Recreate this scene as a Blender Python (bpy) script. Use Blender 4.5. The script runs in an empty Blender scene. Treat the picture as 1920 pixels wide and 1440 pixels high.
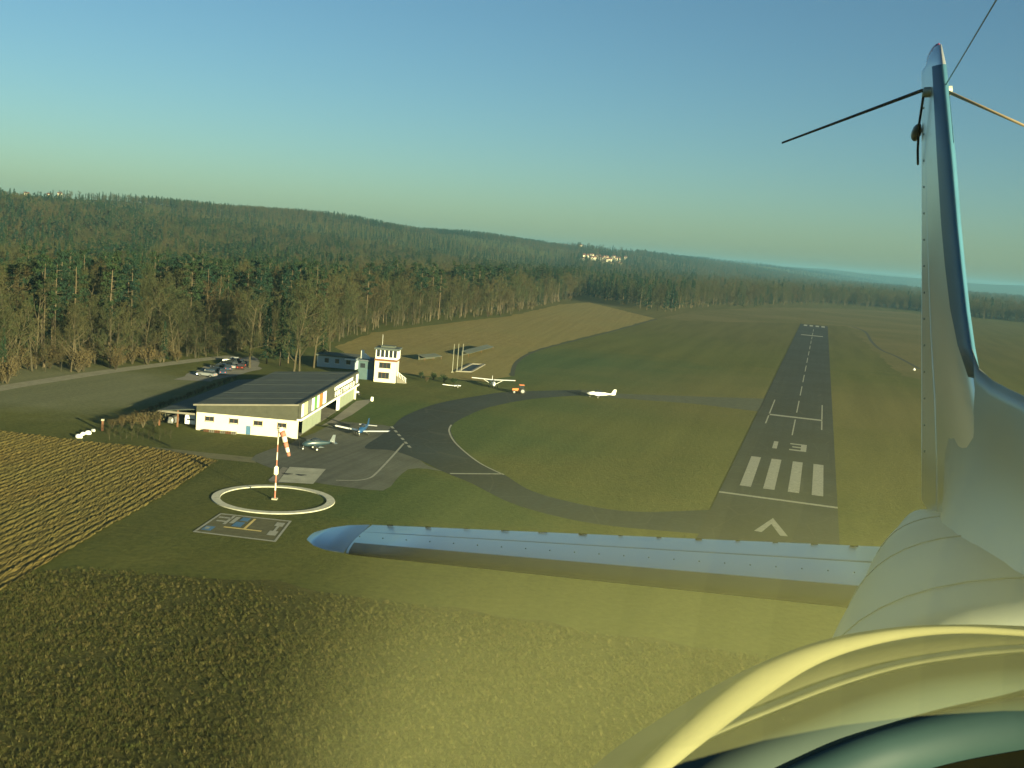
import bpy, bmesh, math, random
import numpy as np
from mathutils import Vector, Matrix, noise as mnoise
random.seed(7); RNG = np.random.default_rng(7)
R = math.radians
SC = bpy.context.scene
COL = SC.collection

# ------------------------------------------------------------------ camera
CAM_H, FOC = 35.3, 2083.0                 # metres above the field, focal length in photo pixels (1920 wide)
PITCH, ROLL = R(6.957), R(4.712)
AX_F = Vector((0, math.cos(PITCH), -math.sin(PITCH)))
_r = Vector((1, 0, 0)); _u = _r.cross(AX_F)
AX_R = math.cos(ROLL) * _r + math.sin(ROLL) * _u
AX_U = -math.sin(ROLL) * _r + math.cos(ROLL) * _u
CAM = Vector((0, 0, CAM_H))
cd = bpy.data.cameras.new('camera'); cam = bpy.data.objects.new('camera', cd); COL.objects.link(cam)
cd.sensor_width = 36; cd.lens = 36 * FOC / 1920; cd.clip_start = 0.05; cd.clip_end = 60000
cd.dof.use_dof = True; cd.dof.focus_distance = 400; cd.dof.aperture_fstop = 22
cam.matrix_world = Matrix((( AX_R.x, AX_U.x, -AX_F.x, CAM.x), (AX_R.y, AX_U.y, -AX_F.y, CAM.y), (AX_R.z, AX_U.z, -AX_F.z, CAM.z), (0, 0, 0, 1)))
SC.camera = cam

# ------------------------------------------------------------------ sky, sun, exposure
SUN_AZ, SUN_EL = R(140), R(9.0)          # azimuth clockwise from the view direction (+Y)
w = bpy.data.worlds.new('World'); SC.world = w; w.use_nodes = True
nt = w.node_tree; nt.nodes.clear()
sky = nt.nodes.new('ShaderNodeTexSky'); sky.sky_type = 'NISHITA'; sky.sun_disc = False
sky.sun_elevation = SUN_EL; sky.sun_rotation = SUN_AZ; sky.altitude = 300
sky.air_density = 1.0; sky.dust_density = 0.8; sky.ozone_density = 1.2
tint = nt.nodes.new('ShaderNodeMix'); tint.data_type = 'RGBA'; tint.blend_type = 'MULTIPLY'; tint.inputs[0].default_value = 1
tint.inputs[7].default_value = (0.345, 0.53, 0.64, 1)
bg = nt.nodes.new('ShaderNodeBackground'); bg.inputs[1].default_value = 0.052
wo = nt.nodes.new('ShaderNodeOutputWorld')
nt.links.new(sky.outputs[0], tint.inputs[6]); nt.links.new(tint.outputs[2], bg.inputs[0]); nt.links.new(bg.outputs[0], wo.inputs[0])
sl = bpy.data.lights.new('sun', 'SUN'); so = bpy.data.objects.new('sun', sl); COL.objects.link(so)
sl.energy = 5.0; sl.angle = R(0.6); sl.color = (1.0, 0.90, 0.50)
SUN_DIR = Vector((math.sin(SUN_AZ) * math.cos(SUN_EL), math.cos(SUN_AZ) * math.cos(SUN_EL), math.sin(SUN_EL)))
so.rotation_euler = SUN_DIR.to_track_quat('Z', 'Y').to_euler()
SC.view_settings.view_transform = 'Standard'; SC.view_settings.look = 'None'
SC.view_settings.exposure = 1.86; SC.view_settings.gamma = 1.0; SC.view_settings.use_curve_mapping = False
SC.cycles.use_denoising = True
SC.cycles.max_bounces = 6; SC.cycles.volume_bounces = 1; SC.cycles.transparent_max_bounces = 12

# ------------------------------------------------------------------ helpers
def ray(px, py): return AX_R * ((px - 960) / FOC) - AX_U * ((py - 720) / FOC) + AX_F
def G(px, py, z=0.0):
    d = ray(px, py); t = (z - CAM_H) / d.z; p = CAM + d * t; return Vector((p.x, p.y, z))

def tag(o, label=None, cat=None, group=None, kind=None):
    if label: o['label'] = label
    if cat: o['category'] = cat
    if group: o['group'] = group
    if kind: o['kind'] = kind
    return o
def empty(name, loc=(0, 0, 0), rz=0.0):
    o = bpy.data.objects.new(name, None); o.empty_display_size = 0.2; COL.objects.link(o); o.location = loc; o.rotation_euler = (0, 0, rz); return o
def link(name, me, mats, parent=None, smooth=False):
    if not isinstance(mats, (list, tuple)): mats = [mats]
    for m in mats: me.materials.append(m)
    if smooth: me.polygons.foreach_set('use_smooth', [True] * len(me.polygons))
    o = bpy.data.objects.new(name, me); COL.objects.link(o); o.parent = parent; return o
def copy_tree(o, parent=None):
    c = o.copy(); COL.objects.link(c); c.parent = parent
    for ch in list(o.children): copy_tree(ch, c)
    return c

class MB:
    def __init__(s): s.v = []; s.f = []; s.m = []; s.mi = 0
    def add(s, vs, fs):
        b = len(s.v); s.v += [tuple(v) for v in vs]; s.f += [tuple(i + b for i in f) for f in fs]; s.m += [s.mi] * len(fs); return s
    def box(s, x0, x1, y0, y1, z0, z1):
        return s.add([(x0,y0,z0),(x1,y0,z0),(x1,y1,z0),(x0,y1,z0),(x0,y0,z1),(x1,y0,z1),(x1,y1,z1),(x0,y1,z1)],
                     [(0,3,2,1),(4,5,6,7),(0,1,5,4),(1,2,6,5),(2,3,7,6),(3,0,4,7)])
    def prism(s, pts, z0, z1):                      # polygon (counter-clockwise) extruded in z
        n = len(pts)
        s.add([(p[0], p[1], z0) for p in pts] + [(p[0], p[1], z1) for p in pts],
              [tuple(range(n))[::-1], tuple(range(n, 2 * n))] + [(i, (i + 1) % n, n + (i + 1) % n, n + i) for i in range(n)]); return s
    def loft(s, rings, closed=True, cap=True):
        n = len(rings[0]); b = [p for r in rings for p in r]; f = []
        for k in range(len(rings) - 1):
            for i in range(n if closed else n - 1):
                j = (i + 1) % n; f.append((k*n+i, k*n+j, (k+1)*n+j, (k+1)*n+i))
        if cap and closed: f += [tuple(range(n))[::-1], tuple(range((len(rings)-1)*n, len(rings)*n))]
        return s.add(b, f)
    def tube(s, pts, rad, n=6):
        pts = [Vector(p) for p in pts]; rad = rad if isinstance(rad, (list, tuple)) else [rad] * len(pts); rings = []
        for i, p in enumerate(pts):
            d = (pts[min(i+1, len(pts)-1)] - pts[max(i-1, 0)]).normalized()
            a = d.orthogonal().normalized() if i == 0 else (a - d * a.dot(d)).normalized()
            b2 = d.cross(a); rings.append([p + (a * math.cos(2*math.pi*k/n) + b2 * math.sin(2*math.pi*k/n)) * rad[i] for k in range(n)])
        return s.loft(rings)
    def mesh(s, name='m'):
        me = bpy.data.meshes.new(name); me.from_pydata(s.v, [], s.f)
        if any(s.m): me.polygons.foreach_set('material_index', s.m)
        me.update(); return me
    def build(s, name, mats, parent=None, smooth=False): return link(name, s.mesh(name), mats, parent, smooth)
def boxo(name, mat, parent, *a): return MB().box(*a).build(name, mat, parent)

# ------------------------------------------------------------------ materials
def new_mat(name):
    m = bpy.data.materials.new(name); m.use_nodes = True; t = m.node_tree
    return m, t, t.nodes['Principled BSDF']
def node(t, typ, **kw):
    n = t.nodes.new(typ)
    for k, v in kw.items(): setattr(n, k, v)
    return n
def mixc(t, fac, a, b, blend='MIX'):
    n = t.nodes.new('ShaderNodeMix'); n.data_type = 'RGBA'; n.blend_type = blend
    for sock, val in ((n.inputs[0], fac), (n.inputs[6], a), (n.inputs[7], b)):
        if hasattr(val, 'is_linked'): t.links.new(val, sock)
        elif isinstance(val, (int, float)): sock.default_value = val
        else: sock.default_value = (*val, 1)
    return n.outputs[2]
def noise(t, scale, detail=4, rough=.6, vec=None, lo=.35, hi=.65):
    n = node(t, 'ShaderNodeTexNoise'); n.inputs['Scale'].default_value = scale; n.inputs['Detail'].default_value = detail; n.inputs['Roughness'].default_value = rough
    if vec is None:
        g = node(t, 'ShaderNodeNewGeometry'); vec = g.outputs['Position']
    t.links.new(vec, n.inputs['Vector'])
    r = node(t, 'ShaderNodeMapRange'); r.inputs[1].default_value = lo; r.inputs[2].default_value = hi; r.clamp = True
    t.links.new(n.outputs['Fac'], r.inputs[0]); return r.outputs[0]
def scaled(t, sx, sy, sz=1, rot=0):
    g = node(t, 'ShaderNodeNewGeometry'); m = node(t, 'ShaderNodeMapping'); m.inputs['Scale'].default_value = (sx, sy, sz)
    r = node(t, 'ShaderNodeVectorRotate'); r.rotation_type = 'Z_AXIS'; r.inputs['Angle'].default_value = rot
    t.links.new(g.outputs['Position'], r.inputs['Vector']); t.links.new(r.outputs[0], m.inputs['Vector']); return m.outputs[0]
def bump(t, b, h, dist, strength=1.0):
    n = node(t, 'ShaderNodeBump'); n.inputs['Strength'].default_value = strength; n.inputs['Distance'].default_value = dist
    t.links.new(h, n.inputs['Height']); t.links.new(n.outputs[0], b.inputs['Normal'])
def plain(name, c, rough=.7, var=.25, scale=3.0, metal=0.0, spec=.3):
    m, t, b = new_mat(name)
    n = noise(t, scale, 5, .65, lo=.25, hi=.75)
    t.links.new(mixc(t, n, [x * (1 - var) for x in c], [min(1, x * (1 + var)) for x in c]), b.inputs['Base Color'])
    b.inputs['Roughness'].default_value = rough; b.inputs['Metallic'].default_value = metal; b.inputs['Specular IOR Level'].default_value = spec
    return m
def turf(name, a, bcol, c, fine=1.6, mid=.12, big=.018, bmp=.12, patches=(), mow=None):
    m, t, b = new_mat(name)
    col = mixc(t, noise(t, mid, 5, .65), a, bcol)
    col = mixc(t, noise(t, mid * 4.5, 4, .7, lo=.4, hi=.68), col, mixc(t, .4, col, (.03, .038, .008)))
    col = mixc(t, noise(t, big, 3, .55, lo=.4, hi=.65), col, c)
    for (x, y, r0, r1, pc, amt) in patches:       # areas of meadow of another colour, in metres on the ground
        g = node(t, 'ShaderNodeNewGeometry'); d = node(t, 'ShaderNodeVectorMath', operation='DISTANCE'); d.inputs[1].default_value = (x, y, 0)
        wob = noise(t, 3.5 / max(r1, 20), 4, .6, lo=0, hi=1)
        t.links.new(g.outputs['Position'], d.inputs[0]); mm = node(t, 'ShaderNodeMath', operation='MULTIPLY_ADD'); t.links.new(wob, mm.inputs[0]); mm.inputs[1].default_value = r1 * .8; t.links.new(d.outputs['Value'], mm.inputs[2])
        r = node(t, 'ShaderNodeMapRange'); r.inputs[1].default_value = r0 + r1 * .4; r.inputs[2].default_value = r1 + r1 * .4; r.inputs[3].default_value = amt; r.inputs[4].default_value = 0
        t.links.new(mm.outputs[0], r.inputs[0]); col = mixc(t, r.outputs[0], col, pc)
    f = noise(t, fine, 6, .75, lo=.3, hi=.7)
    col = mixc(t, f, mixc(t, .46, col, (.012, .016, .004)), mixc(t, .24, col, (.17, .16, .05)))
    if mow:
        n = noise(t, 1.0, 3, .5, vec=scaled(t, mow[1], .01, 1, mow[0]), lo=.35, hi=.65)
        col = mixc(t, n, mixc(t, .18, col, (.02, .03, .008)), mixc(t, .09, col, (.15, .14, .05)))
    t.links.new(col, b.inputs['Base Color']); b.inputs['Roughness'].default_value = .95; b.inputs['Specular IOR Level'].default_value = .08
    bump(t, b, noise(t, fine, 6, .75, lo=0, hi=1), bmp); return m
def asphalt(name, c, v=.35, patch=.05):
    m, t, b = new_mat(name)
    col = mixc(t, noise(t, patch, 4, .6), [x * (1 - v) for x in c], [x * (1 + v) for x in c])
    col = mixc(t, noise(t, 1.3, 6, .75), mixc(t, .25, col, (.01, .012, .012)), mixc(t, .12, col, (.14, .14, .12)))
    col = mixc(t, noise(t, 1.0, 4, .6, vec=scaled(t, .9, .012, 1, R(15.1)), lo=.4, hi=.7), col, mixc(t, .35, col, (.012, .012, .012)))   # rubber and wear streaks along the runway
    vo = node(t, 'ShaderNodeTexVoronoi'); vo.feature = 'DISTANCE_TO_EDGE'; vo.inputs['Scale'].default_value = .11; g = node(t, 'ShaderNodeNewGeometry'); t.links.new(g.outputs['Position'], vo.inputs['Vector'])
    mr = node(t, 'ShaderNodeMapRange'); mr.inputs[1].default_value = .006; mr.inputs[2].default_value = .014; mr.inputs[3].default_value = .18; mr.inputs[4].default_value = 0; t.links.new(vo.outputs['Distance'], mr.inputs[0])
    col = mixc(t, mr.outputs[0], col, (.09, .085, .06))                                  # sealed cracks
    t.links.new(col, b.inputs['Base Color']); b.inputs['Roughness'].default_value = .9; b.inputs['Specular IOR Level'].default_value = .15; return m
def by_object(name, cols, rough=.9, trans=0.0):
    m, t, b = new_mat(name)
    oi = node(t, 'ShaderNodeObjectInfo'); cr = node(t, 'ShaderNodeValToRGB'); e = cr.color_ramp
    while len(e.elements) < len(cols): e.elements.new(.5)
    for i, c in enumerate(cols): e.elements[i].position = i / max(1, len(cols) - 1); e.elements[i].color = (*c, 1)
    t.links.new(oi.outputs['Random'], cr.inputs[0])
    n = noise(t, .7, 3, .6); col = mixc(t, n, mixc(t, .35, cr.outputs[0], (.004, .006, .004)), cr.outputs[0])
    t.links.new(col, b.inputs['Base Color']); b.inputs['Roughness'].default_value = rough; b.inputs['Specular IOR Level'].default_value = .1; return m

M = {}
M['asphalt'] = asphalt('runway_asphalt', (.015, .021, .022)); M['taxi'] = asphalt('taxiway_asphalt', (.008, .018, .024), .3)
M['apron'] = asphalt('apron_asphalt', (.092, .096, .074), .2, .08); M['concrete'] = plain('concrete', (.25, .25, .19), .9, .25, .5)
M['path'] = plain('concrete_path', (.15, .14, .11), .9, .25, .4)
m_, t_, b_ = new_mat('worn_white_paint'); c_ = mixc(t_, noise(t_, 1.6, 6, .75, lo=.30, hi=.55), (.06, .06, .045), (.26, .26, .20)); c_ = mixc(t_, noise(t_, .25, 3, .6), c_, (.22, .22, .17))
t_.links.new(c_, b_.inputs['Base Color']); b_.inputs['Roughness'].default_value = .85; M['paint'] = m_; M['wall'] = plain('cream_render', (.60, .56, .41), .85, .06, .8)
M['white'] = plain('white_paint', (.78, .78, .72), .5, .06, 1.0); M['yellow'] = plain('yellow_paint', (.45, .35, .12), .8, .2, 1.0)
M['bluepaint'] = plain('blue_paint', (.05, .12, .20), .6, .2, 1.0); M['red'] = plain('red_paint', (.55, .07, .035), .6, .2, 2.0)
M['orange'] = plain('orange_paint', (.55, .16, .04), .5, .15, 2.0); M['green'] = plain('green_paint', (.10, .24, .07), .6, .15, 2.0)
M['limepaint'] = plain('pale_lime_paint', (.50, .56, .25), .6, .15, 2.0)
M['door'] = plain('hangar_door_sheet', (.20, .23, .17), .6, .12, .6); M['clad'] = plain('dark_brown_cladding', (.050, .052, .036), .8, .2, 1.2)
M['brown'] = plain('brown_timber', (.13, .06, .03), .8, .2, 2.0)
M['dark'] = plain('dark_interior', (.012, .014, .014), .9, .2, 1.0); M['metal'] = plain('grey_steel', (.3, .31, .3), .4, .15, 3.0, .6)
M['glass'] = plain('dark_window_glass', (.02, .025, .03), .08, .1, 1.0, 0, .6); M['tyre'] = plain('black_rubber', (.012, .012, .012), .85, .1, 3)
M['carblue'] = plain('dark_blue_car_paint', (.02, .04, .07), .25, .05, 1, 0, .6); M['cargrey'] = plain('silver_car_paint', (.30, .32, .33), .25, .05, 1, .4, .6)
M['carblack'] = plain('black_car_paint', (.012, .014, .016), .2, .05, 1, 0, .6); M['carwhite'] = plain('white_car_paint', (.7, .72, .7), .25, .05, 1, 0, .5)
M['carred'] = plain('dark_red_car_paint', (.05, .014, .012), .25, .05, 1, 0, .5)
M['acwhite'] = plain('white_aircraft_paint', (.8, .8, .76), .3, .04, 1, 0, .5); M['acblue'] = plain('blue_aircraft_paint', (.012, .05, .13), .3, .1, 1, 0, .5)
M['acdark'] = plain('dark_aircraft_paint', (.02, .04, .05), .35, .1, 1, 0, .5)
M['gravel'] = plain('pale_gravel', (.17, .16, .11), .95, .3, .6)
M['barebark'] = by_object('bare_bark', [(.055, .046, .027), (.075, .062, .036), (.045, .040, .026)])
M['twig'] = by_object('bare_twigs', [(.036, .044, .019), (.054, .050, .022), (.032, .042, .017), (.058, .044, .020)])
M['pinebark'] = by_object('pine_bark', [(.085, .068, .042), (.12, .092, .056), (.065, .054, .038)])
M['needle'] = by_object('pine_needles', [(.009, .026, .017), (.013, .031, .017), (.021, .037, .014), (.008, .023, .018)])
M['shrub'] = by_object('brown_shrub_leaves', [(.074, .056, .026), (.062, .052, .024), (.090, .064, .028)])

# ------------------------------------------------------------------ terrain
RP = Vector((-475, 1500)); RD = Vector((.41, 1)).normalized(); RN = Vector((-RD.y, RD.x))
CREST_T = [-3000, -282, -205, -105, -22, 89, 151, 431, 747, 1178, 1620, 2559, 3984, 5645, 7907, 12000]
CREST_H = [40, 39, 42, 48, 54, 52, 50, 57, 50, 50, 51, 43, 50, 44, 34, 30]
def sstep(a, b, x): x = np.clip((x - a) / (b - a), 0, 1); return x * x * (3 - 2 * x)
def terrain(x, y):
    x = np.asarray(x, float); y = np.asarray(y, float)
    s = (x - RP.x) * RN.x + (y - RP.y) * RN.y; t = (x - RP.x) * RD.x + (y - RP.y) * RD.y
    H = np.interp(t, CREST_T, CREST_H)
    und = 1 + .13 * np.sin(t / 190 + s / 130) * np.sin(t / 310 - s / 170 + 1)
    z = H * (sstep(-560, 0, s) * .9 * und * (s < 0) + (s >= 0) * .9 * (und * np.clip(1 - s / 400, 0, 1) + np.clip(s / 400, 0, 1)) + .1 * sstep(-80, 0, s))
    r = np.hypot(x, y)
    z = z * sstep(500, 900, r) * sstep(-400, 200, y)
    far = 64 * sstep(7600, 9300, r) * (1 + .10 * np.sin(np.arctan2(x, y) * 31) + .06 * np.sin(np.arctan2(x, y) * 77))
    return np.maximum(z, far)
def make_ground():
    az = np.unique(np.concatenate([np.radians(np.arange(-180, 180, 6.0)), np.radians(np.arange(-40, 45, .4))]))
    az = az[np.concatenate([[True], np.diff(az) > 1e-4])]
    rad = np.concatenate([[0.5], np.geomspace(20, 11200, 125)]); na, nr = len(az), len(rad)
    A, Q = np.meshgrid(az, rad); X = Q * np.sin(A); Y = Q * np.cos(A); Z = terrain(X, Y)
    v = np.c_[X.ravel(), Y.ravel(), Z.ravel()].tolist(); v.append((0, 0, 0)); f = []
    for k in range(nr - 1):
        for i in range(na):
            j = (i + 1) % na; f.append((k*na+i, (k+1)*na+i, (k+1)*na+j, k*na+j))
    f += [(nr*na, i, (i + 1) % na) for i in range(na)]
    me = bpy.data.meshes.new('ground'); me.from_pydata(v, [], f); return me
gA, gB, gC = (.060, .078, .016), (.098, .096, .022), (.078, .088, .018)
M['ground'] = turf('meadow_turf', gA, gB, gC, 1.2, .10, .012, .18, mow=(R(15.1), .16), patches=(
    (-4, 212, 12, 34, (.020, .066, .018), .92), (14, 345, 30, 80, (.018, .066, .024), .95), (-22, 228, 8, 24, (.024, .066, .015), .92), (-9, 150, 12, 26, (.020, .062, .015), .95), (14, 255, 8, 30, (.024, .066, .020), .8),
    (-60, 150, 20, 45, (.052, .062, .016), .7), (92, 300, 25, 95, (.145, .120, .042), .8), (78, 205, 12, 48, (.125, .116, .034), .75), (26, 225, 8, 32, (.105, .112, .028), .6), (-97, 224, 22, 46, (.16, .165, .105), .95), (120, 760, 60, 260, (.105, .085, .030), .7), (260, 620, 60, 260, (.095, .080, .028), .6), (330, 1050, 80, 400, (.10, .084, .03), .7)))
tag(link('ground', make_ground(), M['ground'], smooth=True), 'wide grass airfield and valley floor rising to wooded hills', 'ground', kind='structure')

def sheet(name, pts, z, mat, parent=None, jit=0.0, step=0.0, thick=0.0):
    pts = [Vector((p[0], p[1])) for p in pts]
    if step:
        out = []
        for i, p in enumerate(pts):
            q = pts[(i + 1) % len(pts)]; n = max(1, int((q - p).length / step))
            for k in range(n):
                c = p.lerp(q, k / n); nz = mnoise.noise_vector(Vector((c.x * .15, c.y * .15, 3.1))); out.append(c + Vector((nz.x, nz.y)) * jit)
        pts = out
    bm = bmesh.new(); vs = [bm.verts.new((p.x, p.y, z)) for p in pts]; fa = bm.faces.new(vs)
    bm.normal_update()
    if fa.normal.z < 0: fa.normal_flip()
    bmesh.ops.triangulate(bm, faces=[fa]); me = bpy.data.meshes.new(name); bm.to_mesh(me); bm.free()
    return link(name, me, mat, parent)
def GP(*p): return [G(*q).xy for q in p]
def smooth_line(pts, n=6):
    pts = [Vector(p) for p in pts]; out = []
    for i in range(len(pts) - 1):
        p0, p1, p2, p3 = pts[max(i-1, 0)], pts[i], pts[i+1], pts[min(i+2, len(pts)-1)]
        for k in range(n):
            t = k / n; out.append(.5 * ((2*p1) + (p2-p0)*t + (2*p0-5*p1+4*p2-p3)*t*t + (3*p1-p0-3*p2+p3)*t**3))
    return out + [pts[-1]]
def ribbon(name, pts, wid, z, mat, parent=None):
    mb = MB(); rows = []
    for i, p in enumerate(pts):
        d = (pts[min(i+1, len(pts)-1)] - pts[max(i-1, 0)]).normalized(); n = Vector((-d.y, d.x)); ww = wid[i] if isinstance(wid, list) else wid
        rows.append([(*(p - n * ww / 2), z), (*(p + n * ww / 2), z)])
    return mb.loft(rows, closed=False).build(name, mat, parent)

# ---- runway 13: frame with u across (right) and v along, origin at the threshold centre
RW0 = Vector((42.5, 169.19)); RA = R(15.136); RU = Vector((math.cos(RA), -math.sin(RA))); RV = Vector((math.sin(RA), math.cos(RA)))
def rw(u, v): return RW0 + RU * u + RV * v
def rwq(u0, u1, v0, v1): return [rw(u0, v0), rw(u1, v0), rw(u1, v1), rw(u0, v1)]
runway = tag(sheet('runway', rwq(-9, 9, -32, 612), .045, M['asphalt']), 'long dark asphalt runway with white threshold stripes and number 13', 'runway', kind='structure')
zp = .065
def mark(name, pts): return sheet(name, pts, zp, M['paint'], runway)
mark('threshold_line', rwq(-9, 9.0, -.6, .6))
for u in (-5.45, -1.7, 2.2, 5.95): mark('threshold_stripe', rwq(u - .9, u + .9, 7.5, 37.8))
mark('runway_digit', rwq(-3.1, -2.2, 50.6, 60.2))
d3 = [(0.2,50.8),(3.5,50.8),(3.5,60.2),(0.2,60.2),(0.2,58.8),(2.4,58.8),(2.4,56.3),(0.7,56.3),(0.7,54.8),(2.4,54.8),(2.4,52.3),(0.2,52.3)]
mark('runway_digit', [rw(u, v) for u, v in d3])
mark('aiming_bar', rwq(-6, 6.5, 101.9, 104.3))
for u in (-6.15, 6.4): mark('touchdown_line', rwq(u - .15, u + .15, 86, 101.4)); mark('touchdown_line', rwq(u - .15, u + .15, 104.8, 136))
v = 72.0
while v < 560:
    L = 27; mark('centreline_dash', rwq(.08, .36, v, v + L)); v += L + 14
mark('far_line', rwq(-6, 6, 474, 480))
for u in (-5.45, -1.7, 2.2, 5.95): mark('threshold_stripe', rwq(u - 1.1, u + 1.1, 588, 606))
mark('chevron', [rw(-.1, -13.6), rw(2.3, -23.6), rw(1.3, -23.9), rw(-.15, -17.6), rw(-1.2, -23.4), rw(-2.2, -23.2)])

# ---- taxiway and apron
inner = GP((1095,741),(1000,748),(920,763),(870,783),(846,800),(850,820),(870,845),(900,868),(945,890),(1000,922),(1100,948),(1200,960),(1335,956))
outer = GP((1095,731),(960,735),(900,742),(820,757),(760,780),(736,800),(712,818),(684,840),(735,845),(790,864),(830,884),(885,907),(960,944),(1060,972),(1160,988),(1335,1003))
taxi = tag(sheet('taxiway', smooth_line(inner) + smooth_line(outer)[::-1], .03, M['taxi']), 'curving dark asphalt taxiway loop between apron and runway', 'taxiway', kind='structure')
tag(sheet('cross_taxiway', GP((1090,731),(1150,738),(1290,743),(1443,748),(1424,772),(1300,757),(1150,746),(1090,742)), .037, plain('worn_strip', (.040, .046, .026), .95, .4, .5)), 'thin worn strip crossing the grass to the runway', 'taxiway', kind='structure')
ribbon('edge_line', smooth_line(GP((846,797),(842,808),(850,826),(871,847),(902,870),(945,891)), 8), .3, .05, M['paint'], taxi)
sheet('holding_line', GP((843,887.5),(943,888.3),(945,890),(845,889.3)), .05, M['paint'], taxi)
for i in range(6):
    a, b = Vector((734, 800)), Vector((772, 843)); p, q = a.lerp(b, i / 6), a.lerp(b, i / 6 + .09); ribbon('edge_dash', GP(tuple(p), tuple(q)), .5, .052, M['paint'], taxi)
apron = tag(sheet('apron', smooth_line(GP((557,823),(590,812),(612,800),(632,791),(660,792),(700,796),(732,800),(745,825),(765,845),(800,872),(832,884),(800,879),(765,880),(742,900),(718,920),(640,912),(597,906),(590,905),(520,906),(503,900),(520,882),(470,862),(500,845),(545,832)), 2), .016, M['apron']), 'pale grey asphalt apron in front of hangar', 'apron', kind='structure')
ribbon('edge_line', smooth_line(GP((757,832),(730,862),(705,888),(692,897),(670,901),(630,901)), 4), .35, .05, M['paint'], apron)
tag(sheet('concrete_path', GP((600,800),(625,785),(655,762),(668,752),(700,748),(690,757),(660,778),(632,792)), .032, M['path']), 'pale concrete path along the hangar doors', 'path', kind='structure')
pad = tag(sheet('helipad_slab', GP((543,876),(611,880),(587,908),(521,904)), .05, M['concrete']), 'square pale concrete slab beside the white ring', 'path', kind='structure')
for (x, y) in ((538, 889), (564, 891)): sheet('oil_stain', [G(x, y).xy + Vector((math.cos(a) * .8, math.sin(a) * .5)) * (1 + .3 * math.sin(3 * a)) for a in np.linspace(0, 6, 12)], .056, M['dark'], pad)
sheet('slab_strip', GP((503,901),(520,904),(540,878),(530,876)), .052, M['path'], pad)

# ---- track, yard and fields
tag(ribbon('gravel_track', smooth_line(GP((-120,752),(0,728),(100,712),(200,697),(300,684),(380,674),(440,668)), 5), 4.2, .02, M['gravel']), 'pale gravel track along the forest edge', 'road', kind='structure')
tag(sheet('car_park', GP((330,712),(380,690),(430,674),(480,668),(490,690),(440,705),(395,716)), .016, M['path'], jit=1.5, step=3), 'gravel car park behind the hangar', 'car park', kind='structure')
tag(sheet('farm_path', smooth_line(GP((140,826),(280,838),(400,850),(480,858)), 4) + smooth_line(GP((480,868),(400,860),(280,846),(140,834)), 4), .014, plain('dirt_path', (.095, .088, .04), .95, .3, .5), jit=.5), 'faint dirt path between ploughed field and hangar lawn', 'path', kind='structure')
M['stubble'] = turf('dry_stubble', (.27, .20, .07), (.32, .24, .09), (.24, .195, .07), .9, .12, .02, .25, mow=(R(8), .5))
stub = tag(sheet('stubble_field', GP((628,650),(700,624),(800,611),(900,599),(955,593),(1050,571),(1105,567),(1228,597),(1150,619),(1080,636),(1005,655),(968,676),(955,706),(900,716),(830,708),(760,700),(690,690)), .012, M['stubble'], jit=1.8, step=6), 'golden brown stubble field between forest and runway', 'field', kind='structure')
M['stubble2'] = turf('dry_far_meadow', (.125, .105, .04), (.10, .09, .03), (.145, .115, .048), .5, .05, .012, .2)
tag(sheet('dry_meadow', GP((1240,596),(1300,583),(1420,577),(1560,577),(1700,586),(1790,600),(1800,650),(1770,720),(1690,705),(1620,640),(1590,612),(1500,606),(1380,604),(1290,602)), .008, M['stubble2'], jit=4, step=9), 'pale dry meadow around the far runway end', 'field', kind='structure')
M['ditch'] = plain('ditch_scrub', (.018, .022, .010), .95, .4, .8)
tag(ribbon('ditch', smooth_line(GP((1232,598),(1150,620.5),(1080,638),(1008,657),(970,678),(960,705)), 8), 1.3, .03, M['ditch']), 'dark ditch edging the brown stubble field', 'ditch', kind='structure')
tag(ribbon('drain', smooth_line(GP((1597,612),(1622,622),(1634,640),(1652,656),(1680,668),(1725,692)), 6), 1.6, .03, M['ditch']), 'dark drain winding through dry meadow right of runway', 'ditch', kind='structure')

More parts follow.
